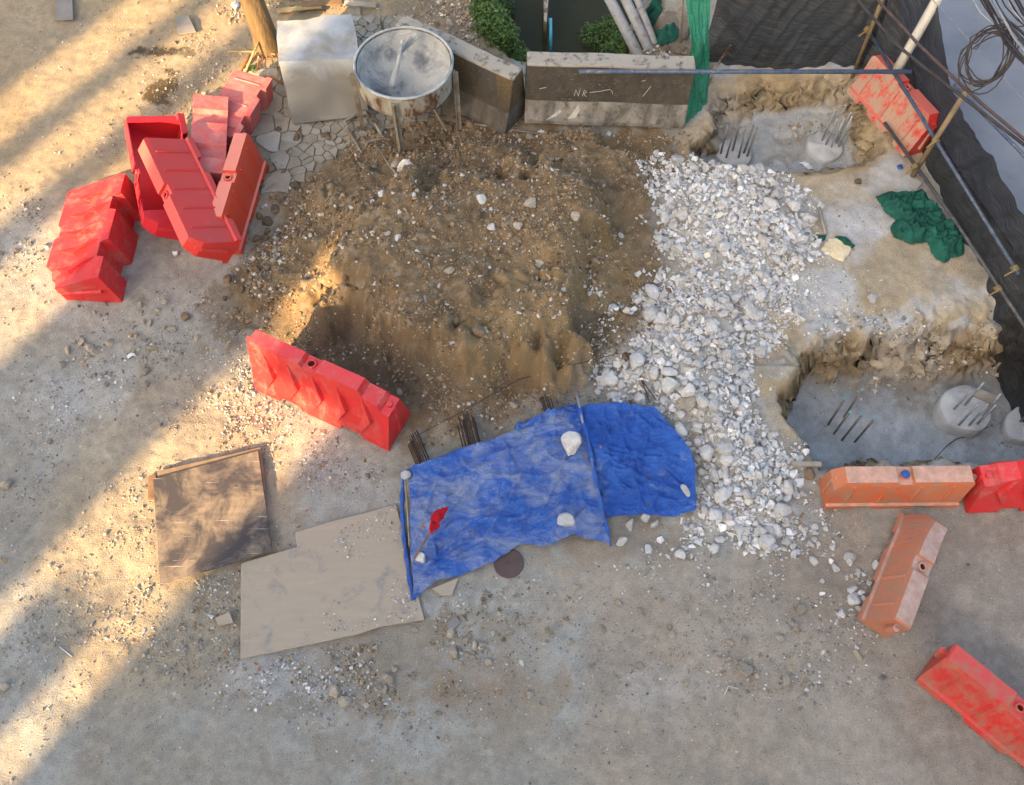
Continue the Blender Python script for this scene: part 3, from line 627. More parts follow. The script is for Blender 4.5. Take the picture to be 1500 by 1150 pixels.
# bent tube frames and bars on the ground round the hopper
def rod(name, label, cat, pts, r, m, n=8, group=None, drop=True):
    mb = MB(); P = []
    for i, p in enumerate(pts): P.append(Vector(p))
    o = P[0].copy(); mb.tube([p-o for p in P], r, n); ob = mb.build(name, m, None, smooth=True); ob.location = o
    return tag(ob, label, cat, group)
def groundpts(pl, r): return [on(x, y)+Vector((0, 0, r+dz)) for x, y, dz in pl]
rod('bent_tube', 'bent grey tube handle lying in front of the hopper', 'tube', groundpts([(556, 170, .05), (530, 172, .08), (507, 186, .08), (517, 206, .05), (531, 226, 0), (539, 213, .04), (555, 209, .05), (570, 206, .02)], 0.016), 0.016, M_LEG)
rod('iron_bar', 'thin rusty bar slanting from the tube to the pointed stone', 'bar', groundpts([(552, 216, .06), (570, 243, 0), (588, 269, 0)], 0.014), 0.014, M_LEG)
rod('iron_bar', 'rusty bar beneath the front left of the hopper', 'bar', groundpts([(536, 168, .1), (573, 219, 0)], 0.016), 0.016, M_RUST)
rod('iron_bar', 'rusty bar beneath the right of the hopper', 'bar', groundpts([(628, 155, .12), (655, 194, 0)], 0.022), 0.022, M_LEG)
rod('wooden_stake', 'short rusty stake standing behind the hopper rim', 'stake', [on(562, 46), on(562, 46)+Vector((-0.03, 0, 0.35))], 0.018, M_RUST)
rod('iron_pipe', 'long dark pipe on the soil along the concrete barriers', 'pipe', groundpts([(655, 178, .02), (700, 184, .01), (740, 190, 0), (792, 197, 0)], 0.012), 0.012, M_LEG)

# ------------------------------------------------------------------ tree
M_BARK = mat('bark', (0.19, 0.13, 0.07), (0.10, 0.07, 0.04), 9, 0.95, 0.9, 18, 0.03, stretch=(1, 1, 0.25))
tb = on(394, 70); tree = empty('tree', 'rough brown tree trunk beside the metal box', 'tree', loc=tb)
mb = MB(); path = [(0, 0, -0.15), (0, 0, 0.0), (-0.01, 0.0, 0.25), (-0.03, -0.02, 0.7), (-0.10, 0.05, 1.5), (-0.05, 0.15, 2.4), (0.1, 0.2, 3.3)]
mb.tube(path, [0.21, 0.185, 0.155, 0.145, 0.13, 0.115, 0.09], 20)
for i, v in enumerate(mb.v):
    n = 0.018*float(fbm(math.atan2(v[1], v[0])*1.2+5, v[2]*0.5, 0.3, 4, 90)); mb.v[i] = (v[0]*(1+n*4), v[1]*(1+n*4), v[2])
mb.build('trunk', M_BARK, tree, smooth=True)
for i, (p0, p1, p2) in enumerate((((-0.05, 0.15, 2.4), (0.5, 0.5, 3.1), (0.9, 0.7, 3.9)), ((-0.08, 0.1, 2.0), (-0.7, 0.3, 2.9), (-1.0, 0.5, 3.7)), ((0.1, 0.2, 3.2), (0.2, 0.5, 4.0), (0.3, 0.7, 4.6)))):
    mb = MB(); mb.tube([p0, p1, p2], [0.07, 0.05, 0.02], 8); mb.build('limb', M_BARK, tree, smooth=True)
def leaf_cloud(centers, n, size, seed=1, flat=0.4, thin=0.45):
    rg = np.random.default_rng(seed); V = []; cs = np.array(centers)
    pick = rg.integers(0, len(cs), n); d = rg.normal(size=(n, 3)); d /= np.linalg.norm(d, axis=1)[:, None]; rad = cs[pick, 3]*rg.random(n)**0.45
    c = cs[pick, :3]+d*rad[:, None]*np.array([1, 1, 0.8])
    u = rg.normal(size=(n, 3)); u[:, 2] *= flat; u /= np.linalg.norm(u, axis=1)[:, None]
    nn = rg.normal(size=(n, 3))*0.5+np.array([0, 0, 1]); w_ = np.cross(u, nn); w_ /= np.linalg.norm(w_, axis=1)[:, None]
    s = size*rg.uniform(0.6, 1.3, n)[:, None]
    fold = np.cross(w_, u)*s*0.12
    V = np.stack([c-u*s, c+w_*s*thin+fold, c+u*s, c-w_*s*thin+fold], 1).reshape(-1, 3)
    i = np.arange(n)*4; Fq = np.concatenate([np.stack([i, i+1, i+2], 1), np.stack([i, i+2, i+3], 1)])
    base = rg.uniform(0.55, 1.25, n); hue = rg.uniform(0, 1, n)
    Cc = np.stack([(0.035+0.045*hue)*base, (0.10+0.035*hue)*base, (0.018+0.01*hue)*base], 1)
    return V, Fq, np.repeat(Cc, 4, 0)
M_LEAF = attr_mat('leaves', 0.6, ((40, 0.15),), 0, spec=0.35)
V, Fq, Cc = leaf_cloud([(0.9, 0.7, 4.1, 0.8), (-1.0, 0.5, 3.9, 0.8), (0.3, 0.8, 4.7, 0.9), (0, 0.2, 4.0, 0.8)], 3500, 0.07, 5)
link('crown', trimesh('crown', V, Fq, Cc), M_LEAF, tree)

# twigs and pale sticks at the foot of the tree
M_STRAW = mat('straw', (0.42, 0.33, 0.17), (0.30, 0.20, 0.09), 10, 0.8, 0)
M_TWIGO = mat('reddish_twig', (0.34, 0.13, 0.05), (0.24, 0.09, 0.04), 10, 0.8, 0)
for k, (x0, y0, x1, y1, r_, m_, nm, lb, z1) in enumerate([(334, 77, 405, 85, .014, M_STRAW, 'stick', 'pale straight stick lying left of the tree foot', .05), (356, 115, 386, 80, .016, M_STRAW, 'stick', 'pale stick leaning towards the tree over the pile', .22), (350, 108, 370, 88, .022, M_TWIGO, 'stick', 'short flat reddish stick by the tree foot', .06),
        (325, 130, 352, 106, .007, M_TWIGO, 'twig', 'thin dark twig left of the pile back', .03), (384, 112, 415, 127, .015, M_TWIGO, 'stick', 'reddish stick lying against the metal box', .04), (384, 74, 372, 96, .006, M_TWIGO, 'twig', None, .1), (390, 76, 392, 105, .006, M_STRAW, 'twig', None, .05), (397, 76, 408, 116, .006, M_STRAW, 'twig', None, .03), (381, 75, 378, 108, .006, M_TWIGO, 'twig', None, .06), (400, 74, 411, 92, .006, M_TWIGO, 'twig', None, .08), (386, 78, 384, 100, .006, M_TWIGO, 'twig', None, .02)]):
    a = on(x0, y0)+Vector((0, 0, r_)); b = on(x1, y1)+Vector((0, 0, r_+z1))
    rod(nm, lb or 'thin dry twig fanning out from the foot of the tree', nm, [a, (a+b)/2+Vector((0.01, 0.01, 0.015)), b], r_, m_, 6, None if lb else 'twigs at the foot of the tree')
# planks and boards at the top edge
def slab(name, label, cat, px, z, th, m, group=None, parent=None, bevel=0.003):
    P = [at(x, y, z) for x, y in px]; o = sum(P, Vector())/len(P); o.z = 0
    mb = MB(); mb.prism([(p.x-o.x, p.y-o.y, z-th) for p in P], [(p.x-o.x, p.y-o.y, z) for p in P]); ob = mb.build(name, m, parent, bevel=bevel, segs=1); ob.location = o
    return tag(ob, label, cat, group) if label else ob
M_BRD = mat('grey_board', (0.17, 0.16, 0.155), (0.23, 0.21, 0.19), 5, 0.8, 0.2, 40, 0.003, c3=(0.3, 0.25, 0.18), s3=4, lo3=0.6, hi3=0.75)
slab('board', 'dark grey board cut by the top edge, farthest left', 'board', [(79, -25), (105, -25), (107, 28), (82, 29)], 0.035, 0.02, M_BRD)
slab('board', 'small slate grey board lying on ochre soil left of the tree', 'board', [(257, 24), (276, 22), (287, 46), (260, 50)], 0.04, 0.02, M_BRD)
for k, (q, lb, m_) in enumerate([([(405, 12), (470, 5), (472, 11), (408, 18)], 'pale split plank at the top edge above the metal box', M_STRAW), ([(440, 2), (500, -2), (502, 6), (442, 9)], 'brown plank lying behind the pale split plank', M_WOOD), ([(505, 0), (552, 4), (550, 10), (503, 7)], 'bleached plank at the top edge right of the box', M_WOODG), ([(400, -8), (455, -14), (457, -6), (402, -1)], 'plank just at the top edge over the tree foot', M_WOODG)]):
    slab('plank', lb, 'plank', q, 0.05+0.012*k, 0.02, m_)

# ------------------------------------------------------------------ plywood
def ply_mat(name, c1, c2, c3, lo3, hi3, s3=3.0):
    m, nt, b, tc = base_mat(name); v = tc.outputs['Object']
    c = _mixrgb(nt, _ramp(nt, _noise(nt, _map(nt, v, (1, 7, 1), (0, 0, R(17))), 3, 7, 0.7), 0.3, 0.7), c1, c2)
    c = _mixrgb(nt, _ramp(nt, _noise(nt, v, s3, 9, 0.72, 0.5), lo3, hi3), c, c3)
    sc = _noise(nt, _map(nt, v, (1, 22, 1), (0, 0, R(17))), 2.2, 4, 0.6); c = _mixrgb(nt, _ramp(nt, sc, 0.66, 0.70), c, (0.40, 0.35, 0.28))
    nt.links.new(c, b.inputs['Base Color']); b.inputs['Roughness'].default_value = 0.75
    add_bump(nt, b, _noise(nt, v, 40, 6, 0.7), 0.3, 0.004); return m
M_PLY1 = ply_mat('dark_film_plywood', (0.165, 0.125, 0.09), (0.26, 0.205, 0.15), (0.045, 0.039, 0.041), 0.40, 0.56, 2.2)
M_PLY2 = ply_mat('dusty_plywood', (0.355, 0.295, 0.22), (0.31, 0.26, 0.20), (0.21, 0.195, 0.185), 0.54, 0.68, 4)
M_PLYE = mat('plywood_edge', (0.24, 0.17, 0.105), (0.18, 0.125, 0.08), 10, 0.8, 0)
slab('plywood_board', 'scuffed dark brown plywood board lying on top, left of the pale sheets', 'board', [(224, 701), (378, 660), (399, 806), (234, 858)], 0.085, 0.018, M_PLY1)
slab('plywood_board', 'second board showing as a thin edge under the dark plywood', 'board', [(230, 690), (382, 655), (389, 720), (240, 750)], 0.062, 0.018, M_PLYE)
slab('wooden_batten', 'short batten poking out left from under the dark plywood', 'batten', [(217, 697), (228, 694), (232, 728), (216, 731)], 0.042, 0.03, M_WOOD)
slab('plywood_sheet', 'large pale dusty plywood sheet between the dark board and the tarpaulin', 'board', [(353, 825), (435, 801), (432, 780), (480, 765), (540, 750), (580, 738), (596, 800), (606, 850), (622, 908), (560, 917), (520, 930), (440, 947), (352, 965)], 0.045, 0.02, M_PLY2)
slab('plywood_scrap', 'small plywood scrap under the front edge of the tarpaulin', 'board', [(632, 862), (672, 846), (662, 872), (646, 872)], 0.05, 0.018, M_PLY2)
slab('timber_scrap', 'small broken board piece left of the pale sheet', 'board', [(315, 905), (336, 896), (342, 912), (320, 916)], 0.04, 0.02, M_PLY2)
slab('timber_scrap', 'bluish flat stone-like scrap right of the pale sheets', 'board', [(653, 912), (668, 902), (675, 912), (660, 926)], 0.045, 0.02, M_BRD)
# round steel plate
M_PLATE = mat('brown_steel_plate', (0.075, 0.05, 0.048), (0.095, 0.062, 0.056), 6, 0.6, 0.2, 60, 0.003, c3=(0.16, 0.10, 0.07), s3=7, lo3=0.68, hi3=0.78)
pc = on(745, 826); mb = MB(); mb.lathe([(0.145, -0.01), (0.145, 0.012), (0.138, 0.018), (0.02, 0.019), (0.018, 0.012), (0.001, 0.012)], 40)
o = mb.build('steel_disc', M_PLATE); o.location = pc+Vector((0, 0, 0.012)); tag(o, 'round brown steel disc on the ground at the tarpaulin edge', 'disc')

# ------------------------------------------------------------------ tarpaulins
def tarp_mat(nm='blue_tarpaulin', dl=0.0):
    m, nt, b, tc = base_mat(nm); v = tc.outputs['Object']
    n = _noise(nt, _map(nt, v, (1, 1.8, 1), (0, 0, R(-20))), 2.2, 9, 0.72, 0.8)
    c = _mixrgb(nt, _ramp(nt, _noise(nt, v, 3.5, 5, 0.6, 0.5), 0.3, 0.7), (0.015, 0.095, 0.44), (0.031, 0.155, 0.57))
    c = _mixrgb(nt, _ramp(nt, n, 0.45+dl, 0.70+dl), c, (0.30, 0.36, 0.50))
    f2 = _noise(nt, _map(nt, v, (1, 2.2, 1), (0, 0, R(25))), 9, 9, 0.8, 1.2); c = _mixrgb(nt, _ramp(nt, f2, 0.57+dl*0.6, 0.78+dl*0.6), c, (0.42, 0.44, 0.48))
    c = _mixrgb(nt, _ramp(nt, _noise(nt, v, 4.2, 8, 0.7, 0.4), 0.62, 0.74), c, (0.10, 0.085, 0.085))
    nt.links.new(c, b.inputs['Base Color']); b.inputs['Roughness'].default_value = 0.42; b.inputs['Specular IOR Level'].default_value = 0.5
    bb = _noise(nt, _map(nt, v, (1, 2.5, 1), (0, 0, R(30))), 11, 9, 0.72, 1.5); add_bump(nt, b, bb, 1.0, 0.045)
    return m
M_TARP = tarp_mat(dl=-0.03); M_TARPD = tarp_mat('deep_blue_tarpaulin', 0.09)
def samp(pts, n):
    P = [Vector(p) for p in pts]; L = [0]
    for a, b in zip(P, P[1:]): L.append(L[-1]+(b-a).length)
    out = []
    for i in range(n):
        t = L[-1]*i/(n-1); k = 0
        while k < len(P)-2 and L[k+1] < t: k += 1
        f = (t-L[k])/max(1e-9, L[k+1]-L[k]); out.append(P[k].lerp(P[k+1], f))
    return out
def coons(T, Bm, Lf, Rt, nu, nv):
    T, Bm, Lf, Rt = samp(T, nu), samp(Bm, nu), samp(Lf, nv), samp(Rt, nv); G = np.zeros((nv, nu, 3))
    for j in range(nv):
        v = j/(nv-1)
        for i in range(nu):
            u = i/(nu-1)
            G[j, i] = ((1-v)*T[i]+v*Bm[i]+(1-u)*Lf[j]+u*Rt[j]-((1-u)*(1-v)*T[0]+u*(1-v)*T[-1]+(1-u)*v*Bm[0]+u*v*Bm[-1]))[:]
    return G
def sheet(name, G, m, parent=None, uv=(1, 1), solid=0.004):
    nv, nu, _ = G.shape; o = G.reshape(-1, 3)
    idx = (np.arange(nv-1)[:, None]*nu+np.arange(nu-1)[None]).ravel(); F = np.stack([idx, idx+nu, idx+nu+1, idx+1], 1)
    me = trimesh(name, o, F, None, True); ul = me.uv_layers.new(name='UVMap')
    li = np.zeros(len(me.loops), np.int32); me.loops.foreach_get('vertex_index', li)
    ul.data.foreach_set('uv', np.stack([(li % nu)/(nu-1)*uv[0], (li//nu)/(nv-1)*uv[1]], 1).astype(np.float32).ravel())
    return link(name, me, m, parent, False, 0, 2, solid)
def wrinkle(G, amp, seed, ang=0.4, st=2.5, bulge=0.0):
    nv, nu, _ = G.shape; x, y = G[..., 0], G[..., 1]; c, s = math.cos(ang), math.sin(ang); X = x*c+y*s; Y = (-x*s+y*c)*st
    wx = 0.25*fbm(x, y, 0.5, 2, seed+9)
    r1 = (1-np.abs(fbm(X+wx, Y+wx, 0.75, 2, seed)))**2; r2 = np.clip(1-1.4*np.abs(fbm(X*1.1-wx, Y*0.6+wx, 0.34, 2, seed+3)), 0, 1)**2+0.6*np.clip(1-1.4*np.abs(fbm(X*0.5+wx, Y*1.1-wx, 0.28, 2, seed+4)), 0, 1)**3; r3 = fbm(x, y, 0.09, 3, seed+5)
    u = np.linspace(0, 1, nu)[None]; v = np.linspace(0, 1, nv)[:, None]
    e = np.clip(np.minimum(np.minimum(u, 1-u)*nu/nv*1.0, np.minimum(v, 1-v))*7, 0.18, 1)
    G[..., 2] += e*amp*(1.0*r1+0.75*r2-0.9)+amp*0.22*r3+bulge*np.sin(np.pi*u)**0.6*np.sin(np.pi*v)**0.6
    rl = random.Random(seed); x0, x1, y0, y1 = x.min(), x.max(), y.min(), y.max()
    for k in range(26):                                      # long straight creases
        cx, cy, an = rl.uniform(x0, x1), rl.uniform(y0, y1), rl.gauss(ang+0.2, 0.7); dd = (x-cx)*math.sin(an)-(y-cy)*math.cos(an)+0.03*fbm(x, y, 0.4, 2, seed+k); al = (x-cx)*math.cos(an)+(y-cy)*math.sin(an)
        G[..., 2] += rl.uniform(0.025, 0.065)*np.exp(-np.abs(dd)/rl.uniform(0.012, 0.028))*np.exp(-(al/rl.uniform(0.3, 0.8))**2)*e
    ed = np.exp(-np.minimum(np.minimum(u, 1-u)*nu/nv, np.minimum(v, 1-v))*18)
    G[..., 0] += 0.012*ed*fbm(x, y, 0.28, 3, seed+31); G[..., 1] += 0.012*ed*fbm(x, y, 0.28, 3, seed+32); G[..., 2] += 0.03*ed*np.abs(fbm(x, y, 0.1, 2, seed+33))
    gz = terrain(x.ravel(), y.ravel()).reshape(x.shape)
    G[..., 2] = np.maximum(G[..., 2], gz+0.015)
    return G
tp = empty('tarpaulin', 'large faded blue tarpaulin with wood-rolled left edge, nearer the plywood', 'tarpaulin')
T = pix((596, 688, .18), (660, 662, .26), (740, 636, .28), (800, 614, .27), (849, 600, .25)); Bm = pix((606, 876, .05), (640, 851, .05), (690, 838, .05), (725, 824, .06), (758, 797, .06), (800, 799, .06), (822, 790, .07), (838, 783, .12), (856, 791, .07), (893, 797, .06))
G = wrinkle(coons(T, Bm, pix((596, 688, .18), (603, 740, .16), (600, 800, .09), (606, 876, .05)), pix((849, 600, .25), (870, 690, .25), (893, 797, .06)), 230, 160), 0.055, 201, 0.45, 2.0, 0.05)
sheet('sheet', G, M_TARP, tp)
mb = MB(); q = pix((590, 690, .16), (589, 740, .10), (592, 790, .07), (600, 850, .05), (606, 879, .05)); mb.tube(samp(q, 24), [0.022+0.006*math.sin(i*1.7) for i in range(24)], 10); mb.build('rolled_edge', M_TARPD, tp, smooth=True)
mb = MB(); q = pix((592, 690, .20), (596, 730, .15), (600, 800, .11)); mb.tube(samp(q, 12), 0.011, 8); mb.build('edge_pole', M_LEG, tp, smooth=True)
tp2 = empty('tarpaulin', 'smaller creased deep blue tarpaulin reaching onto the white rubble', 'tarpaulin')
T = pix((846, 596, .24), (870, 592, .24), (910, 591, .22), (958, 596, .20)); Bm = pix((884, 758, .06), (920, 757, .05), (945, 755, .07), (985, 757, .05), (1019, 746, .10))
G = wrinkle(coons(T, Bm, pix((846, 596, .24), (866, 680, .22), (884, 758, .06)), pix((958, 596, .20), (985, 626, .17), (1012, 662, .17), (1019, 690, .17), (1019, 746, .10)), 150, 160), 0.065, 231, -0.5, 1.5, 0.01)
sheet('sheet', G, M_TARPD, tp2)
G = wrinkle(coons(pix((752, 624, .24), (800, 606, .25), (846, 592, .25)), pix((756, 640, .2), (800, 626, .21), (850, 612, .2)), pix((752, 624, .24), (756, 640, .2)), pix((846, 592, .25), (850, 612, .2)), 60, 14), 0.02, 241); sheet('back_flap', G, M_TARPD, tp2)
mb = MB(); q = pix((847, 594, .28), (862, 650, .31), (876, 720, .26), (892, 785, .10), (895, 800, .06)); mb.tube(samp(q, 30), [0.026+0.007*math.sin(i*1.3)-0.0005*i for i in range(30)], 10); mb.build('rolled_seam', M_TARPD, tp2, smooth=True)
M_GALV = mat('galvanised_tube', (0.30, 0.32, 0.35), (0.22, 0.23, 0.25), 10, 0.45, 0.1, 60, 0.002, metal=0.5)
rod('steel_tube', 'grey steel tube end sticking out of the tarpaulin seam', 'tube', pix((842, 566, .30), (848, 592, .30), (858, 640, .30)), 0.014, M_GALV)
# reinforcing bars under the tarpaulins
M_REBAR = mat('rebar_steel', (0.045, 0.04, 0.038), (0.085, 0.055, 0.04), 20, 0.7, 0.3, 90, 0.003, metal=0.3)
def bundle(label, p0, p1, n, sp, z0, z1):
    a = at(*p0, z0); b = at(*p1, z1); rt = empty('rebar_bundle', label, 'rebar', 'rebar bundles under the tarpaulin', loc=a); d = (b-a); s = Vector((-d.y, d.x, 0)).normalized()
    for i in range(n):
        off = s*((i % (n//2+1))-(n//4))*sp*random.uniform(0.7, 1.25)+Vector((0, 0, (i//(n//2+1))*0.022+random.uniform(-.006, .006))); e = d.normalized()*random.uniform(-0.08, 0.05)
        mb = MB(); mb.tube([off+e, off+d], 0.007, 6); mb.build('bar', M_REBAR, rt)
    return rt
bundle('black rebar bundle sticking out behind the middle of the larger tarpaulin', (684, 615), (706, 700), 16, 0.022, 0.16, 0.16)
bundle('black rebar bundle sticking out at the upper left tarpaulin corner', (607, 642), (640, 720), 12, 0.025, 0.08, 0.10)
bundle('black rebar bundle sticking out beside the tarpaulin back flap', (800, 588), (822, 660), 10, 0.02, 0.14, 0.14)
rod('wire', 'long thin wire lying across soil behind the tarpaulins', 'wire', groundpts([(610, 640, .02), (680, 605, .05), (760, 560, .06), (850, 535, .04), (905, 520, .03)], 0.004), 0.004, M_REBAR, 5)
rod('iron_bar', 'thin bar running from rubble to the tarpaulin back corner', 'bar', groundpts([(915, 520, .05), (940, 560, .03), (960, 592, .08)], 0.007), 0.007, M_REBAR, 6)
rod('iron_bar', 'second thin bar across rubble just behind the tarpaulin', 'bar', groundpts([(928, 535, .05), (945, 575, .04), (950, 596, .09)], 0.006), 0.006, M_REBAR, 6)
# red rag on a stick
M_RAG = mat('red_cloth', (0.42, 0.006, 0.02), (0.30, 0.004, 0.012), 8, 0.9, 0.4, 60, 0.004)
fl = empty('red_flag', 'crumpled red rag tied to a thin stick on the blue tarpaulin', 'flag', loc=at(630, 790, 0.3))
o_ = Vector(fl.location); mb = MB(); mb.tube([p-o_ for p in pix((607, 818, .16), (632, 775, .28), (654, 744, .36))], 0.010, 6); mb.build('stick', M_WOOD, fl)
G = coons([p-o_ for p in pix((629, 760, .38), (641, 746, .42), (657, 741, .40))], [p-o_ for p in pix((630, 783, .34), (640, 776, .33), (651, 758, .36))], [p-o_ for p in pix((629, 760, .38), (630, 783, .34))], [p-o_ for p in pix((657, 741, .40), (651, 758, .36))], 34, 18)
G[..., 2] += 0.035*fbm(G[..., 0], G[..., 1], 0.08, 3, 301); G[..., 0] += 0.02*fbm(G[..., 0], G[..., 1], 0.06, 2, 302); sheet('rag', G, M_RAG, fl, solid=0.006)
# ------------------------------------------------------------------ nets, rails and posts along the right
M_BNET = net_mat('black_shade_net', (0.004, 0.004, 0.005), (0.085, 0.087, 0.093), 0.11, 300)
M_GNET = net_mat('green_debris_net', (0.004, 0.13, 0.075), (0.010, 0.23, 0.14), 0.06, 200)
M_GNETD = mat('dark_green_net', (0.003, 0.050, 0.036), (0.007, 0.095, 0.068), 7, 0.8, 0.6, 160, 0.006, c3=(0.014, 0.145, 0.105), s3=5, lo3=0.58, hi3=0.72)
M_BLUEP = mat('blue_scaffold_tube', (0.045, 0.075, 0.14), (0.10, 0.12, 0.16), 12, 0.5, 0.2, 60, 0.003, c3=(0.22, 0.22, 0.22), s3=14, lo3=0.58, hi3=0.68, metal=0.2)
M_DARKP = mat('dark_scaffold_tube', (0.05, 0.055, 0.065), (0.10, 0.10, 0.10), 12, 0.55, 0.2, 60, 0.003, c3=(0.20, 0.16, 0.11), s3=12, lo3=0.6, hi3=0.7, metal=0.2)
M_ROPE = mat('yellow_rope', (0.26, 0.20, 0.09), (0.18, 0.135, 0.06), 20, 0.8, 0.3, 90, 0.003)
M_WPOST = mat('white_post', (0.55, 0.53, 0.48), (0.44, 0.42, 0.37), 6, 0.8, 0.3, 30, 0.004, c3=(0.25, 0.22, 0.18), s3=9, lo3=0.64, hi3=0.72)
M_CABLE = mat('black_cable', (0.02, 0.018, 0.02), (0.045, 0.035, 0.035), 10, 0.5, 0)
def hang(label, base, h, lean, m, seed, nu=200, nv=60, fold=0.07, uv=(1, 1), name='shade_net', top=None):
    B = samp(base, nu); B = [Vector((p.x, p.y, 0)) for p in B]; G = np.zeros((nv, nu, 3))
    tot = sum((b-a).length for a, b in zip(B, B[1:]))
    for i, p in enumerate(B):
        t = (B[min(i+3, nu-1)]-B[max(i-3, 0)]).normalized(); nrm = Vector((t.y, -t.x, 0))
        s = tot*i/nu; g = hgt(p.x, p.y)
        for j in range(nv):
            v = j/(nv-1)
            G[j, i] = (p.x+lean[0]*v, p.y+lean[1]*v, g+0.01+v*h(s) if callable(h) else g+0.01+v*h)
            G[j, i, 0] += 0; 
        G[:, i, :] += 0
    S = np.linspace(0, tot, nu)[None]*np.ones((nv, 1)); Vv = np.linspace(0, 1, nv)[:, None]*np.ones((1, nu))
    f = fold*(1.1*fbm(S*0.8+0.9*Vv, Vv*0.25, 0.55, 2, seed)+0.55*fbm(S-0.5*Vv, Vv*0.12, 0.16, 2, seed+1))*(0.35+0.65*np.sin(np.pi*np.clip(Vv*0.8+0.15, 0, 1)))
    for i in range(nu):
        t = (B[min(i+3, nu-1)]-B[max(i-3, 0)]).normalized(); G[:, i, 0] += -t.y*f[:, i]; G[:, i, 1] += t.x*f[:, i]
    G[..., 2] += 0.04*fbm(S, Vv*0.3, 0.5, 3, seed+5)*Vv
    return tag(sheet(name, G, m, None, uv=(tot, 1.2), solid=0), label, 'net')
PX = lambda l: [at(x, y, 0) for x, y in l]
hang('black shade net running down the right side along the road', PX([(1258, 98), (1290, 130), (1340, 203), (1362, 260), (1400, 345), (1460, 436), (1486, 496), (1530, 575), (1610, 700)]), lambda s: 0.95+1.1*max(0.0, 1-s/1.25)+0.06*math.sin(s*3), (0.05, 0.03), M_BNET, 401, 300, 80, 0.10)
hang('black shade net hanging across the back of the upper pit', PX([(1030, 84), (1085, 100), (1135, 107), (1200, 103), (1262, 98)]), 1.35, (0.0, 0.12), M_BNET, 421, 200, 90, 0.16)
G = coons(pix((1000, -40, 1.45), (1042, -40, 1.45)), pix((1001, 182, .04), (1018, 172, .06), (1036, 150, .10)), pix((1000, -40, 1.45), (1012, 60, .95), (1004, 130, .4), (1001, 182, .04)), pix((1042, -40, 1.45), (1038, 60, .9), (1040, 110, .45), (1036, 150, .10)), 50, 140)
sv = np.linspace(0, 1, 50)[None]; G[..., 1] += 0.05*fbm(sv*0.4+0*G[..., 0], G[..., 2]*0.35, 0.09, 3, 431); G[..., 2] += 0.0
tag(sheet('debris_net', G, M_GNET, None, uv=(0.4, 1.2), solid=0), 'bright green net strip hanging at the end of the level concrete barrier', 'net')
def pipe(name, label, cat, pts, r, m, ties=(), **kw):
    o = rod(name, label, cat, pts, r, m, 10, **kw)
    for t in ties:
        P = at(*t)-o.location; d = (Vector(pts[-1])-Vector(pts[0])).normalized()
        k = min(range(200), key=lambda i: ((Vector(pts[0]).lerp(Vector(pts[-1]), i/199)-o.location)-P).length); c = Vector(pts[0]).lerp(Vector(pts[-1]), k/199)-o.location
        a = d.cross(Vector((0, 0, 1))).normalized(); b = d.cross(a); mb = MB()
        q = [c+(a*math.cos(th)+b*math.sin(th))*(r+0.012)+d*0.03*(th/25-0.5)*2 for th in [i*0.5 for i in range(50)]]
        q += [q[-1]+a*0.05+Vector((0, 0, -0.03)), q[-1]+a*0.09+Vector((0, 0, -0.07))]
        mb.tube(q, 0.009, 5); mb.build('rope_tie', M_ROPE, o)
    return o
pipe('scaffold_tube', 'long blue tube laid level over the concrete barrier and pit', 'tube', pix((848, 105, .885), (1335, 105, .885)), 0.026, M_BLUEP)
pipe('scaffold_tube', 'dark lower rail tube along the foot of the black net', 'tube', pix((1296, 180, .20), (1400, 325, .24), (1530, 522, .24)), 0.021, M_DARKP, [(1346, 243, .2), (1472, 420, .24)])
pipe('scaffold_tube', 'blotchy blue-grey middle rail tube in front of the black net', 'tube', pix((1270, 42, .64), (1492, 402, .60)), 0.021, M_BLUEP, [(1272, 44, .64), (1372, 206, .62), (1488, 394, .60)])
pipe('scaffold_tube', 'blue top rail tube behind the black net at the road', 'tube', pix((1398, 124, 1.05), (1540, 268, 1.05)), 0.020, M_BLUEP)
def post(name, label, cat, p, h, r, m, lean=(0, 0), n=8):
    b = at(*p, 0); b.z = hgt(b.x, b.y)-0.1
    return rod(name, label, cat, [b, b+Vector((lean[0]*0.5, lean[1]*0.5, h*0.5)), b+Vector((lean[0], lean[1], h))], r, m, n)
post('bamboo_post', 'bamboo post at the corner where both black nets meet', 'post', (1250, 110), 2.1, 0.026, M_BAMB, (-0.12, -0.15))
post('bamboo_post', 'bamboo post rising through the right net inside the cable coil', 'post', (1336, 258), 1.55, 0.030, M_BAMB, (0.07, 0.0))
Q_ = at(1315, 100, .66); d_ = at(1372, 0, 1.5)-Q_
rod('white_post', 'thick white post standing behind the dusty red barrier', 'post', [Q_-d_*0.03, Q_+d_*0.5, Q_+d_*1.6], 0.058, M_WPOST, 6)
post('wooden_post', 'rusty brown pole leaning beside the green net strip', 'post', (1004, 56), 1.4, 0.022, M_RUST, (0.16, 0.0))
post('wooden_post', 'weathered pole leaning left of the green net strip', 'post', (998, 60), 1.5, 0.024, M_WOODG, (-0.18, 0.05))
rod('iron_bar', 'reddish bar slanting behind the green strip at the pit edge', 'bar', pix((1031, 138, .06), (1048, 100, .12), (1070, 66, .25)), 0.018, M_RUST)
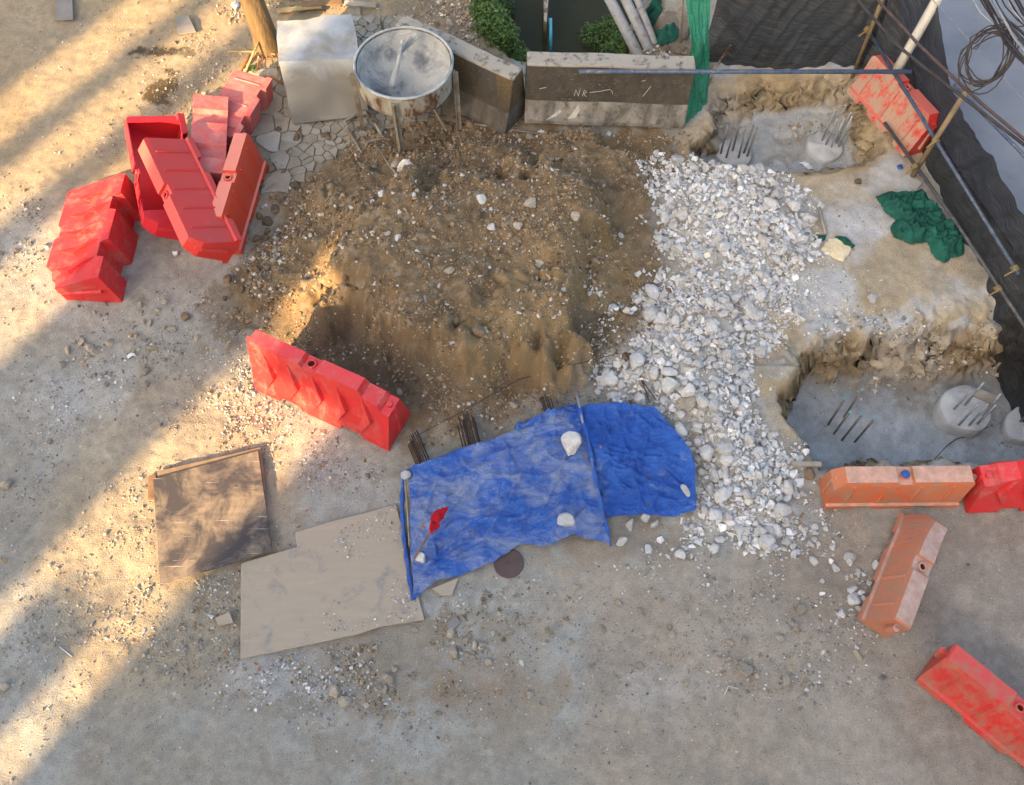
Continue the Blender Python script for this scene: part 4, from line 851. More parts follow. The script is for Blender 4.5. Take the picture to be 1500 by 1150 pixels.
# cables
def cab(pts, r, sag=0.0, n=20):
    q = samp(pts, n); return [p-Vector((0, 0, sag*math.sin(math.pi*i/(n-1)))) for i, p in enumerate(q)]
rod('cable', 'dark cable crossing the right net, left one of two', 'cable', cab(pix((1190, -90, 2.05), (1257, 2, 1.95), (1320, 72, 1.85), (1420, 150, 1.8), (1500, 212, 1.8), (1640, 320, 1.85)), .02), 0.016, M_CABLE, 8)
rod('cable', 'brownish cable crossing the right net, right one of two', 'cable', cab(pix((1215, -90, 2.05), (1285, 0, 1.95), (1350, 70, 1.85), (1430, 145, 1.8), (1500, 204, 1.8), (1650, 325, 1.85)), .02), 0.016, mat('brown_cable', (0.085, 0.055, 0.055), (0.05, 0.035, 0.035), 10, 0.55, 0), 8)
rod('wire', 'thin pale wire stretched across the road', 'wire', pix((1330, -40, 2.0), (1500, 148, 1.8), (1620, 280, 1.8)), 0.004, M_GALV, 5)
cb = empty('cable_bundle', 'thick tangle of black cables in the top right corner', 'cable', loc=at(1470, 40, 2.4))
o_ = Vector(cb.location); rg = random.Random(3)
for i in range(16):
    y0 = rg.uniform(-14, 6); x0 = 1425+i*5; mb = MB()
    q = [p-o_ for p in pix((x0-35, y0-60, 2.4+rg.uniform(-.1, .1)), (x0+10+rg.uniform(-6, 6), y0+25, 2.4+rg.uniform(-.12, .12)), (x0+45+rg.uniform(-5, 5), 60+rg.uniform(-10, 14), 2.4+rg.uniform(-.1, .1)), (x0+100, 125, 2.4))]
    mb.tube(samp(q, 10), rg.choice([0.007, 0.010, 0.014]), 6); mb.build('cable', M_CABLE if i % 5 else M_GALV, cb, smooth=True)
cc_ = at(1446, 84, 2.15); vw = (Vector((0, 0, CAM_H))-cc_).normalized(); ea = vw.cross(Vector((0, 0, 1))).normalized(); eb = vw.cross(ea)
mb = MB(); q = []
for i in range(9*22):
    th = i*2*math.pi/22; k = i//22; r_ = 0.205+0.035*math.sin(k*2.1)+0.012*math.sin(3*th+k)
    r_ += 0.02*math.sin(2.3*th+k*k)
    q.append((ea*math.cos(th)*r_*(0.95+0.05*math.sin(k))+eb*(math.sin(th)*r_*1.28+0.03*math.sin(k*1.7))+vw*(0.02*math.sin(k*3.1+th))))
mb.tube(q, 0.007, 5); mb.tube([eb*-0.26, eb*-0.34+ea*-0.1, eb*-0.40+ea*-0.22], 0.007, 5)
o = mb.build('cable_coil', M_CABLE, None, smooth=True); o.location = cc_; tag(o, 'loose coil of thin dark cable hanging over the road', 'cable coil')

# ------------------------------------------------------------------ green net heap and other cloth on the sand
def heap(name, label, cat, px, h, m, seed, z=0.0, step=0.012, edge=0.12, wr=0.5, size=0.22):
    poly = P2(px, z); xs_ = [p[0] for p in poly]; ys_ = [p[1] for p in poly]
    gx = np.arange(min(xs_)-step, max(xs_)+step, step); gy = np.arange(min(ys_)-step, max(ys_)+step, step); X, Y = np.meshgrid(gx, gy)
    d = sdpoly(X, Y, poly)+0.012*fbm(X, Y, 0.07, 2, seed+7); e = sstep(0, edge, d); wx = 0.12*fbm(X, Y, 0.3, 2, seed+3)
    r1 = 1-np.abs(fbm(X+wx, Y-wx, size, 3, seed)); r2 = 1-np.abs(fbm(X-wx, Y+wx, size*0.4, 3, seed+1))
    Zz = terrain(X.ravel(), Y.ravel()).reshape(X.shape)+0.006+e*h*(0.4+wr*r1**2)+e*h*0.75*(r2**2)*wr+0.01*(d > 0)
    Zz = np.where(d > 0, Zz, Zz-0.012)
    idx = np.arange(X.size).reshape(X.shape); ok = (d[:-1, :-1] > 0) & (d[1:, :-1] > 0) & (d[:-1, 1:] > 0) & (d[1:, 1:] > 0)
    F = np.stack([idx[:-1, :-1][ok], idx[:-1, 1:][ok], idx[1:, 1:][ok], idx[1:, :-1][ok]], 1)
    used = np.unique(F); remap = np.zeros(X.size, int); remap[used] = np.arange(len(used)); V = np.stack([X.ravel(), Y.ravel(), Zz.ravel()], 1)[used]; o = np.array([V[:, 0].mean(), V[:, 1].mean(), 0])
    ob = link(name, trimesh(name, V-o, remap[F], None, True), m, None, False, 0, 2, 0.006); ob.location = o
    return tag(ob, label, cat)
heap('green_net_heap', 'crumpled heap of dark green netting on the pale sand', 'net', [(1280, 290), (1300, 282), (1335, 284), (1350, 279), (1358, 292), (1372, 308), (1386, 326), (1400, 331), (1411, 360), (1409, 377), (1392, 384), (1380, 391), (1362, 378), (1356, 360), (1330, 362), (1306, 352), (1302, 338), (1308, 326), (1292, 312)], 0.16, M_GNETD, 501)
heap('green_net_scrap', 'torn green netting tangled on the soil beside the canal posts', 'net', [(944, 34), (958, 30), (968, 44), (990, 36), (998, 54), (975, 66), (962, 68), (958, 52)], 0.16, M_GNETD, 521, 0.0, 0.012, 0.1)
heap('green_net_scrap', 'small green netting clump at the top edge above the torn piece', 'net', [(932, -20), (965, -20), (972, 12), (960, 28), (945, 16)], 0.2, M_GNETD, 531)
M_WHITEP = mat('white_plastic', (0.62, 0.63, 0.65), (0.5, 0.52, 0.55), 8, 0.6, 0.3, 40, 0.004)
heap('paper_scrap', 'white crumpled paper lying on the upper pit floor', 'paper', [(1170, 240), (1178, 236), (1186, 239), (1192, 248), (1184, 249), (1176, 244)], 0.03, M_WHITEP, 541, -0.45, 0.008, 0.03)
heap('plastic_scrap', 'white plastic scrap on the grassy canal bank', 'plastic', [(703, 18), (712, 15), (714, 24), (706, 28)], 0.05, M_WHITEP, 551, -0.1, 0.01, 0.03)
M_SACK = mat('cream_sack', (0.56, 0.46, 0.27), (0.62, 0.54, 0.38), 6, 0.8, 0.3, 30, 0.004)
heap('cement_sack', 'flattened cream paper sack beside the rubble on the sand', 'sack', [(1201, 366), (1213, 350), (1226, 348), (1252, 364), (1234, 386), (1222, 382)], 0.035, M_SACK, 561, 0.0, 0.01, 0.05, 0.2, 0.3)
heap('green_plastic_scrap', 'torn teal plastic around the cream sack', 'plastic', [(1184, 349), (1196, 344), (1212, 347), (1206, 354), (1190, 355)], 0.03, M_GNETD, 571, 0.0, 0.008, 0.03)
heap('green_plastic_scrap', 'teal plastic strip on the right half of the cream sack', 'plastic', [(1222, 350), (1234, 352), (1250, 363), (1246, 368), (1234, 362)], 0.055, M_GNETD, 573, 0.0, 0.008, 0.02)
rod('wooden_stick', 'short pale wooden stick pointing at the cream sack', 'handle', groundpts([(1199, 307, .01), (1208, 346, .01)], 0.022), 0.022, M_WOODG, 6)
slab('tile', 'grey square tile lying near the corner of the right net', 'tile', [(1331, 270), (1338, 261), (1351, 267), (1343, 279)], 0.05, 0.03, M_CONC)
heap('blue_plastic_scrap', 'tiny blue plastic scrap near the dusty red barrier', 'plastic', [(1314, 243), (1320, 242), (1321, 249), (1315, 249)], 0.03, M_BLUECAP, 581, 0, 0.006, 0.02)
heap('plastic_scrap', 'blue and white wrapper at the top left of the tree', 'plastic', [(338, 8), (346, 3), (352, 10), (344, 16)], 0.04, M_WHITEP, 583, 0, 0.008, 0.03)
heap('paper_scrap', 'white shred between the broken crimson barrier and bare soil', 'paper', [(254, 372), (262, 371), (265, 378), (256, 379)], 0.03, M_WHITEP, 585, 0, 0.008, 0.02)
heap('plastic_scrap', 'shiny wrapper on grey gravel left of the upright red barrier', 'plastic', [(186, 523), (196, 517), (200, 521), (190, 527)], 0.02, M_WHITEP, 587, 0, 0.006, 0.02)
rod('plastic_straw', 'white plastic strip lying at the lower left', 'strip', groundpts([(88, 948, 0), (106, 962, 0)], 0.006), 0.006, M_WHITEP, 6)
rod('plastic_strip', 'bent white strip near the bottom edge', 'strip', groundpts([(1061, 1018, 0), (1067, 1005, 0), (1081, 1009, 0)], 0.005), 0.005, M_WHITEP, 5)
slab('wooden_batten', 'bleached batten end left of the blue-capped orange barrier', 'batten', [(1160, 675), (1204, 676), (1204, 683), (1161, 682)], 0.09, 0.03, M_WOODG)

# ------------------------------------------------------------------ pile heads with starter bars
M_PILE = mat('grey_pile_concrete', (0.43, 0.44, 0.45), (0.36, 0.37, 0.37), 5, 0.9, 0.6, 30, 0.015, c3=(0.30, 0.28, 0.25), s3=4, lo3=0.58, hi3=0.7)
M_BARG = mat('galvanised_rebar', (0.34, 0.36, 0.37), (0.22, 0.23, 0.24), 20, 0.55, 0.3, 90, 0.003, metal=0.3)
M_BARD = mat('grey_rebar', (0.13, 0.135, 0.14), (0.20, 0.18, 0.16), 20, 0.6, 0.3, 90, 0.003, metal=0.2)
M_TIP = mat('teal_bar_tip', (0.12, 0.30, 0.33), (0.15, 0.34, 0.36), 9, 0.6, 0)
def pile(label, px, py, zf, r, h, bars, blen, m, seed, tip=None, lean=(0, 0)):
    c = at(px, py, zf+h); rt = empty('pile_head', label, 'pile', 'foundation pile heads', loc=(c.x, c.y, zf))
    if h > 0:
        mb = MB(); n = 40; vs_ = []
        for rr_, z in ((1.03, -0.15), (1.0, h*0.5), (0.985, h-0.012), (0.94, h), (0.5, h), (0.02, h)):
            for k in range(n):
                a = 2*math.pi*k/n; q = rr_*r*(1+0.07*float(fbm(math.cos(a), math.sin(a), 0.7, 3, seed))); x, y = q*math.cos(a), q*math.sin(a)
                vs_.append((x, y, z+(0.025*float(fbm(x, y, 0.15, 3, seed+1)) if rr_ < 0.99 else 0)))
        fs = [(i*n+k, i*n+(k+1) % n, (i+1)*n+(k+1) % n, (i+1)*n+k) for i in range(5) for k in range(n)]
        mb.add(vs_, fs); mb.build('concrete', M_PILE, rt, smooth=True)
    for i, (bx, by) in enumerate(bars):
        p = at(bx, by, zf+h)-Vector((c.x, c.y, 0)); p.z = h-0.05; L = blen*random.uniform(0.92, 1.06); lx = lean[0]+random.uniform(-.02, .02); ly = lean[1]+random.uniform(-.02, .02)
        mb = MB(); mb.tube([p, p+Vector((lx*0.5, ly*0.5, L*0.5)), p+Vector((lx, ly, L))], 0.013, 8); ob = mb.build('bar', m, rt, smooth=True)
        if tip: mb = MB(); mb.tube([p+Vector((lx*.97, ly*.97, L*0.97)), p+Vector((lx*1.01, ly*1.01, L*1.012))], 0.0145, 8); mb.build('bar_tip', tip, ob)
    return rt
pile('grey pile head with thin dark bars, left one in the upper pit', 1076, 222, -0.45, 0.225, 0.07, [(1056, 224), (1064, 230), (1073, 221), (1082, 231), (1089, 225), (1094, 230)], 0.55, M_BARD, 601)
pile('pale pile head with silvery bars, right one in the upper pit', 1208, 213, -0.45, 0.235, 0.065, [(1204, 205), (1209, 213), (1217, 216), (1224, 210), (1228, 216)], 0.58, M_BARG, 611, lean=(0.02, 0.02))
pile('five teal-tipped bars rising from the lower pit floor', 1232, 625, -0.72, 0.3, 0.0, [(1213, 622), (1236, 612), (1221, 636), (1233, 645), (1252, 647)], 0.62, M_BARD, 621, M_TIP, (0.03, 0.03))
pile('raised round pile head with six bars in the lower pit', 1415, 598, -0.72, 0.29, 0.20, [(1396, 601), (1413, 594), (1405, 622), (1419, 624), (1431, 622), (1440, 610)], 0.48, M_BARG, 631, None, (0.03, 0.04))
pile('grey pile head cut by the right edge of the lower pit', 1500, 622, -0.72, 0.21, 0.12, [(1495, 617), (1512, 624)], 0.4, M_BARD, 641)
slab('wood_scrap', 'brown wood scrap leaning behind the raised pile head', 'wood', [(1424, 578), (1432, 568), (1462, 580), (1454, 592)], -0.50, 0.03, M_WOODG)
rod('wire', 'thin dark wire curling over the lower pit floor', 'wire', groundpts([(1372, 670, 0), (1385, 655, .02), (1400, 644, .02), (1420, 640, .03), (1445, 628, .05)], 0.005), 0.005, M_REBAR, 5)

# ------------------------------------------------------------------ canal side
M_POST = mat('grey_concrete_post', (0.30, 0.31, 0.32), (0.22, 0.22, 0.22), 4, 0.85, 0.4, 30, 0.008, c3=(0.13, 0.11, 0.10), s3=4, lo3=0.58, hi3=0.72)
for k, (p0, p1, r_, lb) in enumerate([((944, 98, -0.15), (868, -50, 0.25), 0.075, 'grey concrete post leaning over the canal, nearest the plants'), ((955, 82, -0.1), (898, -40, 0.28), 0.07, 'grey concrete post leaning over the canal, middle of three'), ((960, 66, -0.05), (918, -40, 0.30), 0.05, 'bluish concrete post leaning over the canal, nearest the green net')]):
    rod('concrete_post', lb, 'post', pix(p0, p1), r_, M_POST, 8, 'concrete posts by the canal')
rod('plastic_pipe', 'bright cyan plastic pipe standing in the canal water', 'pipe', pix((807, 76, -0.84), (806, 27, -0.42)), 0.026, mat('cyan_plastic', (0.10, 0.50, 0.66), (0.08, 0.42, 0.58), 6, 0.4, 0), 12)
slab('rusty_sheet', 'rusty brown sheet edge on the canal bank at the top', 'sheet', [(796, -40), (806, -40), (801, 32), (797, 30)], -0.35, 0.3, M_RUST)
rod('branch', 'dry branch lying across the soil right of the canal plants', 'branch', groundpts([(905, 102, .03), (925, 86, .05), (948, 76, .05)], 0.008), 0.008, M_WOODG, 6)
def weeds(label, spots, n, size, seed, name='weed_bush'):
    c0 = on(*spots[0][:2]); rt = empty(name, label, 'plant', loc=c0); cs = []
    for x, y, r_, up in spots:
        p = on(x, y)-c0; cs.append((p.x, p.y, p.z+up, r_)); mb = MB(); mb.tube([p+Vector((0, 0, -0.03)), p+Vector((0.02, 0.02, up))], [0.012, 0.005], 6); mb.build('stem', M_WOOD, rt)
    V, Fq, Cc = leaf_cloud(cs, n, size, seed); link('foliage', trimesh('foliage', V, Fq, Cc), M_LEAF, rt)
weeds('low dark green weeds on the right bank behind the level barrier', [(868, 80, .26, .32), (890, 72, .26, .34), (912, 84, .22, .22), (850, 92, .22, .30), (895, 92, .24, .30)], 3200, 0.028, 701)
weeds('leafy weeds climbing between the concrete posts and the water', [(865, 40, .16, .1), (872, 20, .16, .1), (858, 62, .14, .08)], 900, 0.026, 702)
weeds('bright green bush on the left canal bank below the white scrap', [(720, 45, .28, .14), (735, 62, .25, .12), (712, 25, .22, .14), (728, 8, .26, .14)], 3600, 0.030, 703)
weeds('small green weeds at the gap between both concrete barriers', [(765, 88, .16, .08), (752, 78, .18, .08)], 900, 0.026, 704)
weeds('tiny green weed beside the tree foot and sticks', [(372, 104, .07, .04)], 120, 0.018, 705)
# grass on the left bank
rg = np.random.default_rng(11); n = 5200; poly = P2([(690, -10), (745, -10), (772, 60), (778, 104), (752, 100), (722, 78), (700, 40)], -0.25)
px_ = rg.uniform(min(p[0] for p in poly), max(p[0] for p in poly), n*3); py_ = rg.uniform(min(p[1] for p in poly), max(p[1] for p in poly), n*3)
ok = sdpoly(px_, py_, poly)+0.1*fbm(px_, py_, 0.2, 2, 12) > 0; px_, py_ = px_[ok][:n], py_[ok][:n]; pz_ = terrain(px_, py_); k = pz_ > zw-0.02; px_, py_, pz_ = px_[k], py_[k], pz_[k]; n = len(px_)
a = rg.uniform(0, 6.28, n); h = rg.uniform(0.05, 0.14, n); w_ = 0.006; ca, sa = np.cos(a), np.sin(a); b0 = np.stack([px_, py_, pz_], 1)
V = np.stack([b0+np.stack([ca*w_, sa*w_, 0*a], 1), b0-np.stack([ca*w_, sa*w_, 0*a], 1), b0+np.stack([-sa*h*0.55, ca*h*0.55, h], 1)], 1).reshape(-1, 3)
cb_ = rg.uniform(0.5, 1.2, n)[:, None]*np.array([[0.06, 0.12, 0.022]])
g_ = link('grass', trimesh('grass', V, np.arange(3*n).reshape(-1, 3), np.repeat(cb_, 3, 0)), M_LEAF); tag(g_, 'short green grass on the left canal bank', 'grass', None, 'stuff')
# ------------------------------------------------------------------ stones
def rock_proto(seed, sub=2, planes=14, el=(1, 1, 0.75)):
    rg = np.random.default_rng(seed); bm = bmesh.new(); bmesh.ops.create_icosphere(bm, subdivisions=sub, radius=1.0)
    N = rg.normal(size=(planes, 3)); N /= np.linalg.norm(N, axis=1)[:, None]; D = rg.uniform(0.45, 0.92, planes)
    for v in bm.verts:
        d = np.array(v.co); d /= np.linalg.norm(d); dt = N @ d; r_ = 1.0
        for q, t in zip(D, dt):
            if t > 0.05: r_ = min(r_, q/t)
        r_ *= 1+0.012*rg.normal(); v.co = Vector(d*r_*np.array(el))
    me = bpy.data.meshes.new('rock'); bm.to_mesh(me); bm.free(); return me
def hull_proto(seed, n=9):
    rg = np.random.default_rng(seed); bm = bmesh.new()
    d = rg.normal(size=(n, 3)); d /= np.linalg.norm(d, axis=1)[:, None]; d *= rg.uniform(0.75, 1.0, n)[:, None]*np.array([1, rg.uniform(0.6, 0.95), rg.uniform(0.45, 0.8)])
    for p in d: bm.verts.new(p)
    r_ = bmesh.ops.convex_hull(bm, input=bm.verts[:]); bmesh.ops.delete(bm, geom=[g for g in r_['geom_interior'] if isinstance(g, bmesh.types.BMVert)], context='VERTS')
    bmesh.ops.triangulate(bm, faces=bm.faces[:]); bm.verts.ensure_lookup_table(); bm.verts.index_update()
    V = np.array([v.co[:] for v in bm.verts]); F = np.array([[v.index for v in f.verts] for f in bm.faces]); bm.free(); return V, F
HULLS = [hull_proto(900+i, 8+i % 5) for i in range(28)]
TARPX = P2([(580, 680), (690, 645), (850, 585), (955, 585), (1025, 680), (1022, 752), (900, 765), (900, 800), (760, 808), (700, 845), (605, 885)], 0.1)
PLYX = P2([(215, 690), (385, 650), (405, 805), (590, 735), (625, 910), (350, 970), (350, 830), (232, 862)], 0.05)
NOSTONE = [TARPX, PLYX, P2([(365, 560), (385, 480), (605, 620), (590, 680), (560, 680)]), P2([(70, 250), (195, 240), (360, 110), (380, 140), (375, 300), (350, 385), (200, 440), (70, 440)]), P2([(1195, 665), (1510, 650), (1510, 742), (1195, 742)]), P2([(1262, 900), (1330, 740), (1395, 735), (1335, 930)]), P2([(400, 20), (530, 15), (545, 175), (425, 190)]), ROADP]
def free(x, y, pad=0.0):
    ok = np.ones(len(x), bool)
    for p in NOSTONE: ok &= sdpoly(x, y, p) < -pad
    return ok
def sample(poly, n, rg, edge=0.0, noise=0.0, seed=1, thr=-9, nsz=0.3):
    P = np.array(poly); out = np.zeros((0, 2)); lo, hi = P.min(0), P.max(0)
    for _ in range(60):
        q = rg.uniform(lo-edge, hi+edge, (n*2, 2)); d = sdpoly(q[:, 0], q[:, 1], poly)+noise*fbm(q[:, 0], q[:, 1], 0.25, 3, seed)
        k = (d > -edge*rg.random(len(q))**2) & free(q[:, 0], q[:, 1])
        if thr > -9: k &= fbm(q[:, 0], q[:, 1], nsz, 3, seed+4)+0.35*rg.normal(size=len(q)) > thr
        out = np.concatenate([out, q[k]])
        if len(out) >= n: break
    return out[:n]
def scatter(name, label, pts, sizes, cols, m, rg, sink=0.25):
    z = terrain(pts[:, 0], pts[:, 1]); Vs, Fs, Cs, off = [], [], [], 0; pick = rg.integers(0, len(HULLS), len(pts))
    for h in range(len(HULLS)):
        k = np.where(pick == h)[0]
        if not len(k): continue
        V0, F0 = HULLS[h]; a = rg.uniform(0, 6.28, len(k)); t = rg.normal(0, 0.35, len(k)); ca, sa, ct, st = np.cos(a), np.sin(a), np.cos(t), np.sin(t)
        x, y, zz = V0[:, 0][None], V0[:, 1][None], V0[:, 2][None]
        y2 = y*ct[:, None]-zz*st[:, None]; z2 = y*st[:, None]+zz*ct[:, None]
        W = np.stack([x*ca[:, None]-y2*sa[:, None], x*sa[:, None]+y2*ca[:, None], z2], 2)*sizes[k][:, None, None]
        W += np.stack([pts[k, 0], pts[k, 1], z[k]+sizes[k]*(0.55-sink)], 1)[:, None]
        Vs.append(W.reshape(-1, 3)); Fs.append((F0[None]+(np.arange(len(k))*len(V0))[:, None, None]).reshape(-1, 3)+off); off += len(k)*len(V0); Cs.append(np.repeat(cols[k], len(V0), 0))
    return tag(link(name, trimesh(name, np.concatenate(Vs), np.concatenate(Fs), np.concatenate(Cs)), m), label, 'gravel', None, 'stuff')
def palette(rg, n, cs, var=0.18):
    c = np.array(cs)[rg.integers(0, len(cs), n)]; return np.clip(c*rg.uniform(1-var, 1+var, n)[:, None], 0.02, 0.85)
M_STONE = attr_mat('stone_chips', 0.95, ((60, 0.12),), 0.4, 60, 0.006)
rg = np.random.default_rng(21)
PALE = [(0.55, 0.555, 0.56), (0.60, 0.595, 0.58), (0.48, 0.49, 0.505), (0.55, 0.525, 0.47), (0.66, 0.66, 0.655), (0.42, 0.40, 0.37)]
BROWN = [(0.20, 0.135, 0.08), (0.26, 0.18, 0.11), (0.15, 0.105, 0.066), (0.30, 0.23, 0.15)]
TAN = [(0.34, 0.30, 0.24), (0.28, 0.26, 0.225), (0.42, 0.39, 0.34), (0.22, 0.19, 0.15), (0.50, 0.49, 0.47), (0.30, 0.21, 0.12), (0.17, 0.16, 0.155)]
n = 11500; p = sample(RUB, n, rg, 0.14, 0.2, 71, -0.5, 0.35); scatter('rubble_chips', 'pale concrete chips covering the rubble heap', p, np.clip(rg.lognormal(-3.95, 0.58, len(p)), 0.006, 0.065), palette(rg, len(p), PALE), M_STONE, rg, 0.15)
n = 13000; p = sample(MOUND, n, rg, 0.1, 0.2, 73, -0.15); scatter('soil_crumbs', 'small brown crumbs and stones over the soil mound', p, np.clip(rg.lognormal(-4.35, 0.55, len(p)), 0.005, 0.040), palette(rg, len(p), BROWN*3+[(0.45, 0.43, 0.40), (0.36, 0.27, 0.17)]), M_STONE, rg)
ALL = P2([(-150, -100), (1400, -100), (1700, 760), (1650, 1180), (-100, 1180)])
n = 24000; p = sample(ALL, n, rg, 0, 0, 75, 0.12, 0.5); dl_ = np.maximum(sdpoly(p[:, 0], p[:, 1], RUB), np.maximum(sdpoly(p[:, 0], p[:, 1], CANAL), sdpoly(p[:, 0], p[:, 1], MUD))); p = p[dl_ < 0]
scatter('pebbles', 'small grey and tan pebbles scattered over the bare ground', p, np.clip(rg.lognormal(-5.05, 0.5, len(p)), 0.003, 0.024), palette(rg, len(p), TAN), M_STONE, rg)
n = 17000; p = sample(ALL, n, rg); dl_ = np.maximum(sdpoly(p[:, 0], p[:, 1], RUB), np.maximum(sdpoly(p[:, 0], p[:, 1], CANAL), np.maximum(sdpoly(p[:, 0], p[:, 1], MUD), sdpoly(p[:, 0], p[:, 1], PIT_L)))); p = p[dl_ < 0]
scatter('fine_grit', 'fine grit strewn thinly over the whole ground', p, np.clip(rg.lognormal(-5.35, 0.45, len(p)), 0.003, 0.014), palette(rg, len(p), TAN, 0.25), M_STONE, rg)
def patch(px, py, rx, ry, n, mu, cols, name, label, sg=0.45, z=0):
    c = at(px, py, z); q = np.stack([c.x+rg.normal(0, rx*0.55, n), c.y+rg.normal(0, ry*0.55, n)], 1); q = q[free(q[:, 0], q[:, 1]) & (fbm(q[:, 0], q[:, 1], 0.3, 3, 77) > -0.25)]
    return q, np.clip(rg.lognormal(mu, sg, len(q)), 0.005, 0.045), palette(rg, len(q), cols)
SANDY = [(0.40, 0.345, 0.27), (0.34, 0.29, 0.225), (0.44, 0.39, 0.32)]
PS = []
for a in [(180, 820, .7, 1.1, 500, -4.45, SANDY), (140, 920, .6, .6, 280, -4.4, SANDY), (230, 740, .5, .8, 280, -4.5, SANDY), (300, 620, .6, .5, 350, -4.45, SANDY), (330, 120, .7, .7, 700, -4.3, SANDY), (250, 200, .9, .5, 400, -4.5, SANDY), (110, 300, .75, .45, 500, -4.2, TAN), (60, 355, .5, .6, 400, -4.3, TAN), (230, 430, 1.1, .4, 800, -4.4, TAN), (200, 520, 1.0, .4, 800, -4.5, TAN), (110, 590, .6, .35, 500, -4.6, PALE+TAN), (390, 570, .7, .5, 1500, -4.5, TAN+PALE), (330, 640, .8, .5, 900, -4.6, TAN), (470, 680, .8, .4, 900, -4.6, TAN), (300, 780, .4, .8, 300, -4.7, TAN),
          (310, 860, .5, .4, 600, -4.4, TAN), (270, 960, .7, .4, 700, -4.5, TAN), (430, 985, .6, .4, 900, -4.5, PALE+TAN), (560, 980, .8, .5, 1500, -4.4, TAN+BROWN), (680, 930, .8, .5, 900, -4.5, TAN+BROWN), (640, 820, .6, .5, 300, -4.7, TAN), (1000, 830, 1.0, .3, 500, -4.4, PALE+TAN), (1180, 780, .5, .5, 500, -4.2, PALE+TAN), (1250, 870, .3, .5, 350, -4.1, PALE+TAN), (1130, 890, .8, .4, 500, -4.6, TAN),
          (1160, 980, .8, .4, 600, -4.4, TAN), (400, 300, .35, .9, 800, -4.0, BROWN+TAN), (390, 400, .4, .5, 500, -4.0, BROWN+TAN), (300, 150, .9, .7, 900, -4.6, TAN+BROWN), (350, 30, .8, .5, 900, -4.3, TAN+BROWN), (480, 10, .8, .5, 500, -4.2, BROWN+TAN), (640, 180, .9, .2, 350, -3.8, BROWN), (500, 210, .6, .2, 300, -3.9, BROWN+TAN), (660, 30, .5, 1.2, 1500, -4.0, BROWN+TAN), (780, 40, .3, .8, 800, -3.9, BROWN+TAN),
          (820, 590, 1.2, .35, 900, -4.3, BROWN+TAN), (1150, 480, .4, .5, 500, -4.2, PALE), (1200, 440, .6, .5, 400, -4.4, PALE), (1290, 480, 1.2, .2, 400, -4.2, PALE+TAN), (990, 85, .4, .3, 500, -3.9, TAN), (40, 700, .4, 1.0, 250, -4.6, TAN), (60, 930, .5, .6, 250, -4.6, TAN), (900, 960, 1.6, .7, 900, -4.7, TAN), (880, 470, .25, .8, 500, -4.3, PALE+BROWN)]:
    PS.append(patch(*a, '', ''))
for px, py, n_ in ((1300, 500, 500), (1400, 490, 400), (1220, 510, 300), (1150, 150, 200)):
    PS.append(patch(px, py, .9, .16, n_, -4.0, [(0.34, 0.28, 0.19), (0.27, 0.215, 0.145), (0.44, 0.40, 0.33)], '', ''))
scatter('gravel', 'loose gravel in patches over the site', np.concatenate([a[0] for a in PS]), np.concatenate([a[1] for a in PS]), np.concatenate([a[2] for a in PS]), M_STONE, rg)
# stones that can be told apart
M_PALE = mat('pale_concrete_chunk', (0.60, 0.60, 0.59), (0.50, 0.50, 0.50), 3, 0.95, 0.6, 9, 0.05, c3=(0.50, 0.44, 0.35), s3=2, lo3=0.50, hi3=0.66, rnd=0.16)
M_CLOD = mat('brown_stone', (0.21, 0.155, 0.10), (0.15, 0.108, 0.07), 3, 0.95, 0.6, 9, 0.05, c3=(0.40, 0.34, 0.26), s3=2.5, lo3=0.6, hi3=0.72, rnd=0.3)
M_TANS = mat('tan_stone', (0.40, 0.35, 0.28), (0.30, 0.26, 0.20), 3, 0.95, 0.6, 9, 0.05, c3=(0.50, 0.48, 0.45), s3=2.5, lo3=0.55, hi3=0.72, rnd=0.25)
PROT = {}
for key, m_ in (('pale', M_PALE), ('clod', M_CLOD), ('tan', M_TANS)):
    PROT[key] = []
    for i in range(14):
        me = rock_proto(1000+i*3+len(key)*50, 3, 8+i % 6, (1, random.uniform(0.62, 0.95), random.uniform(0.45, 0.8)) if key != 'clod' else (1, random.uniform(.75, 1), random.uniform(.6, .85))); me.materials.append(m_)
        if key == 'clod': me.polygons.foreach_set('use_smooth', [True]*len(me.polygons))
        PROT[key].append(me)
def stone(name, key, x, y, s, label, cat, group=None, sink=0.35, zadd=0.0, rot=None, sc=(1, 1, 1), z=None, pi=None):
    o = bpy.data.objects.new(name, PROT[key][pi if pi is not None else random.randrange(14)]); col.objects.link(o)
    o.scale = (s*sc[0], s*sc[1], s*sc[2]); o.rotation_euler = rot or (random.gauss(0, .3), random.gauss(0, .3), random.uniform(0, 6.28))
    o.location = (x, y, (hgt(x, y) if z is None else z)+s*sc[2]*(0.6-sink)+zadd)
    return tag(o, label, cat, group)
p = sample(RUB, 300, rg, 0.06, 0.1, 71)
for i, (x, y) in enumerate(p): stone('concrete_chunk', 'pale', x, y, float(np.clip(rg.lognormal(-2.88, 0.36), 0.036, 0.11)), 'broken pale concrete chunk in the white rubble heap', 'stone', 'concrete chunks of the rubble heap', 0.1, 0.015)
p = sample(MOUND, 130, rg, 0.0, 0.1, 81)
for i, (x, y) in enumerate(p):
    k = 'pale' if i % 6 == 0 else ('tan' if i % 4 == 0 else 'clod'); stone('mound_stone', k, x, y, float(np.clip(rg.lognormal(-3.25, 0.35), 0.026, 0.075)), {'pale': 'white stone chip lying on the soil mound', 'tan': 'tan stone lying on the soil mound', 'clod': 'brown earth clod lying on the soil mound'}[k], 'stone', {'pale': 'white chips on the mound', 'tan': 'tan stones on the mound', 'clod': 'earth clods on the mound'}[k])
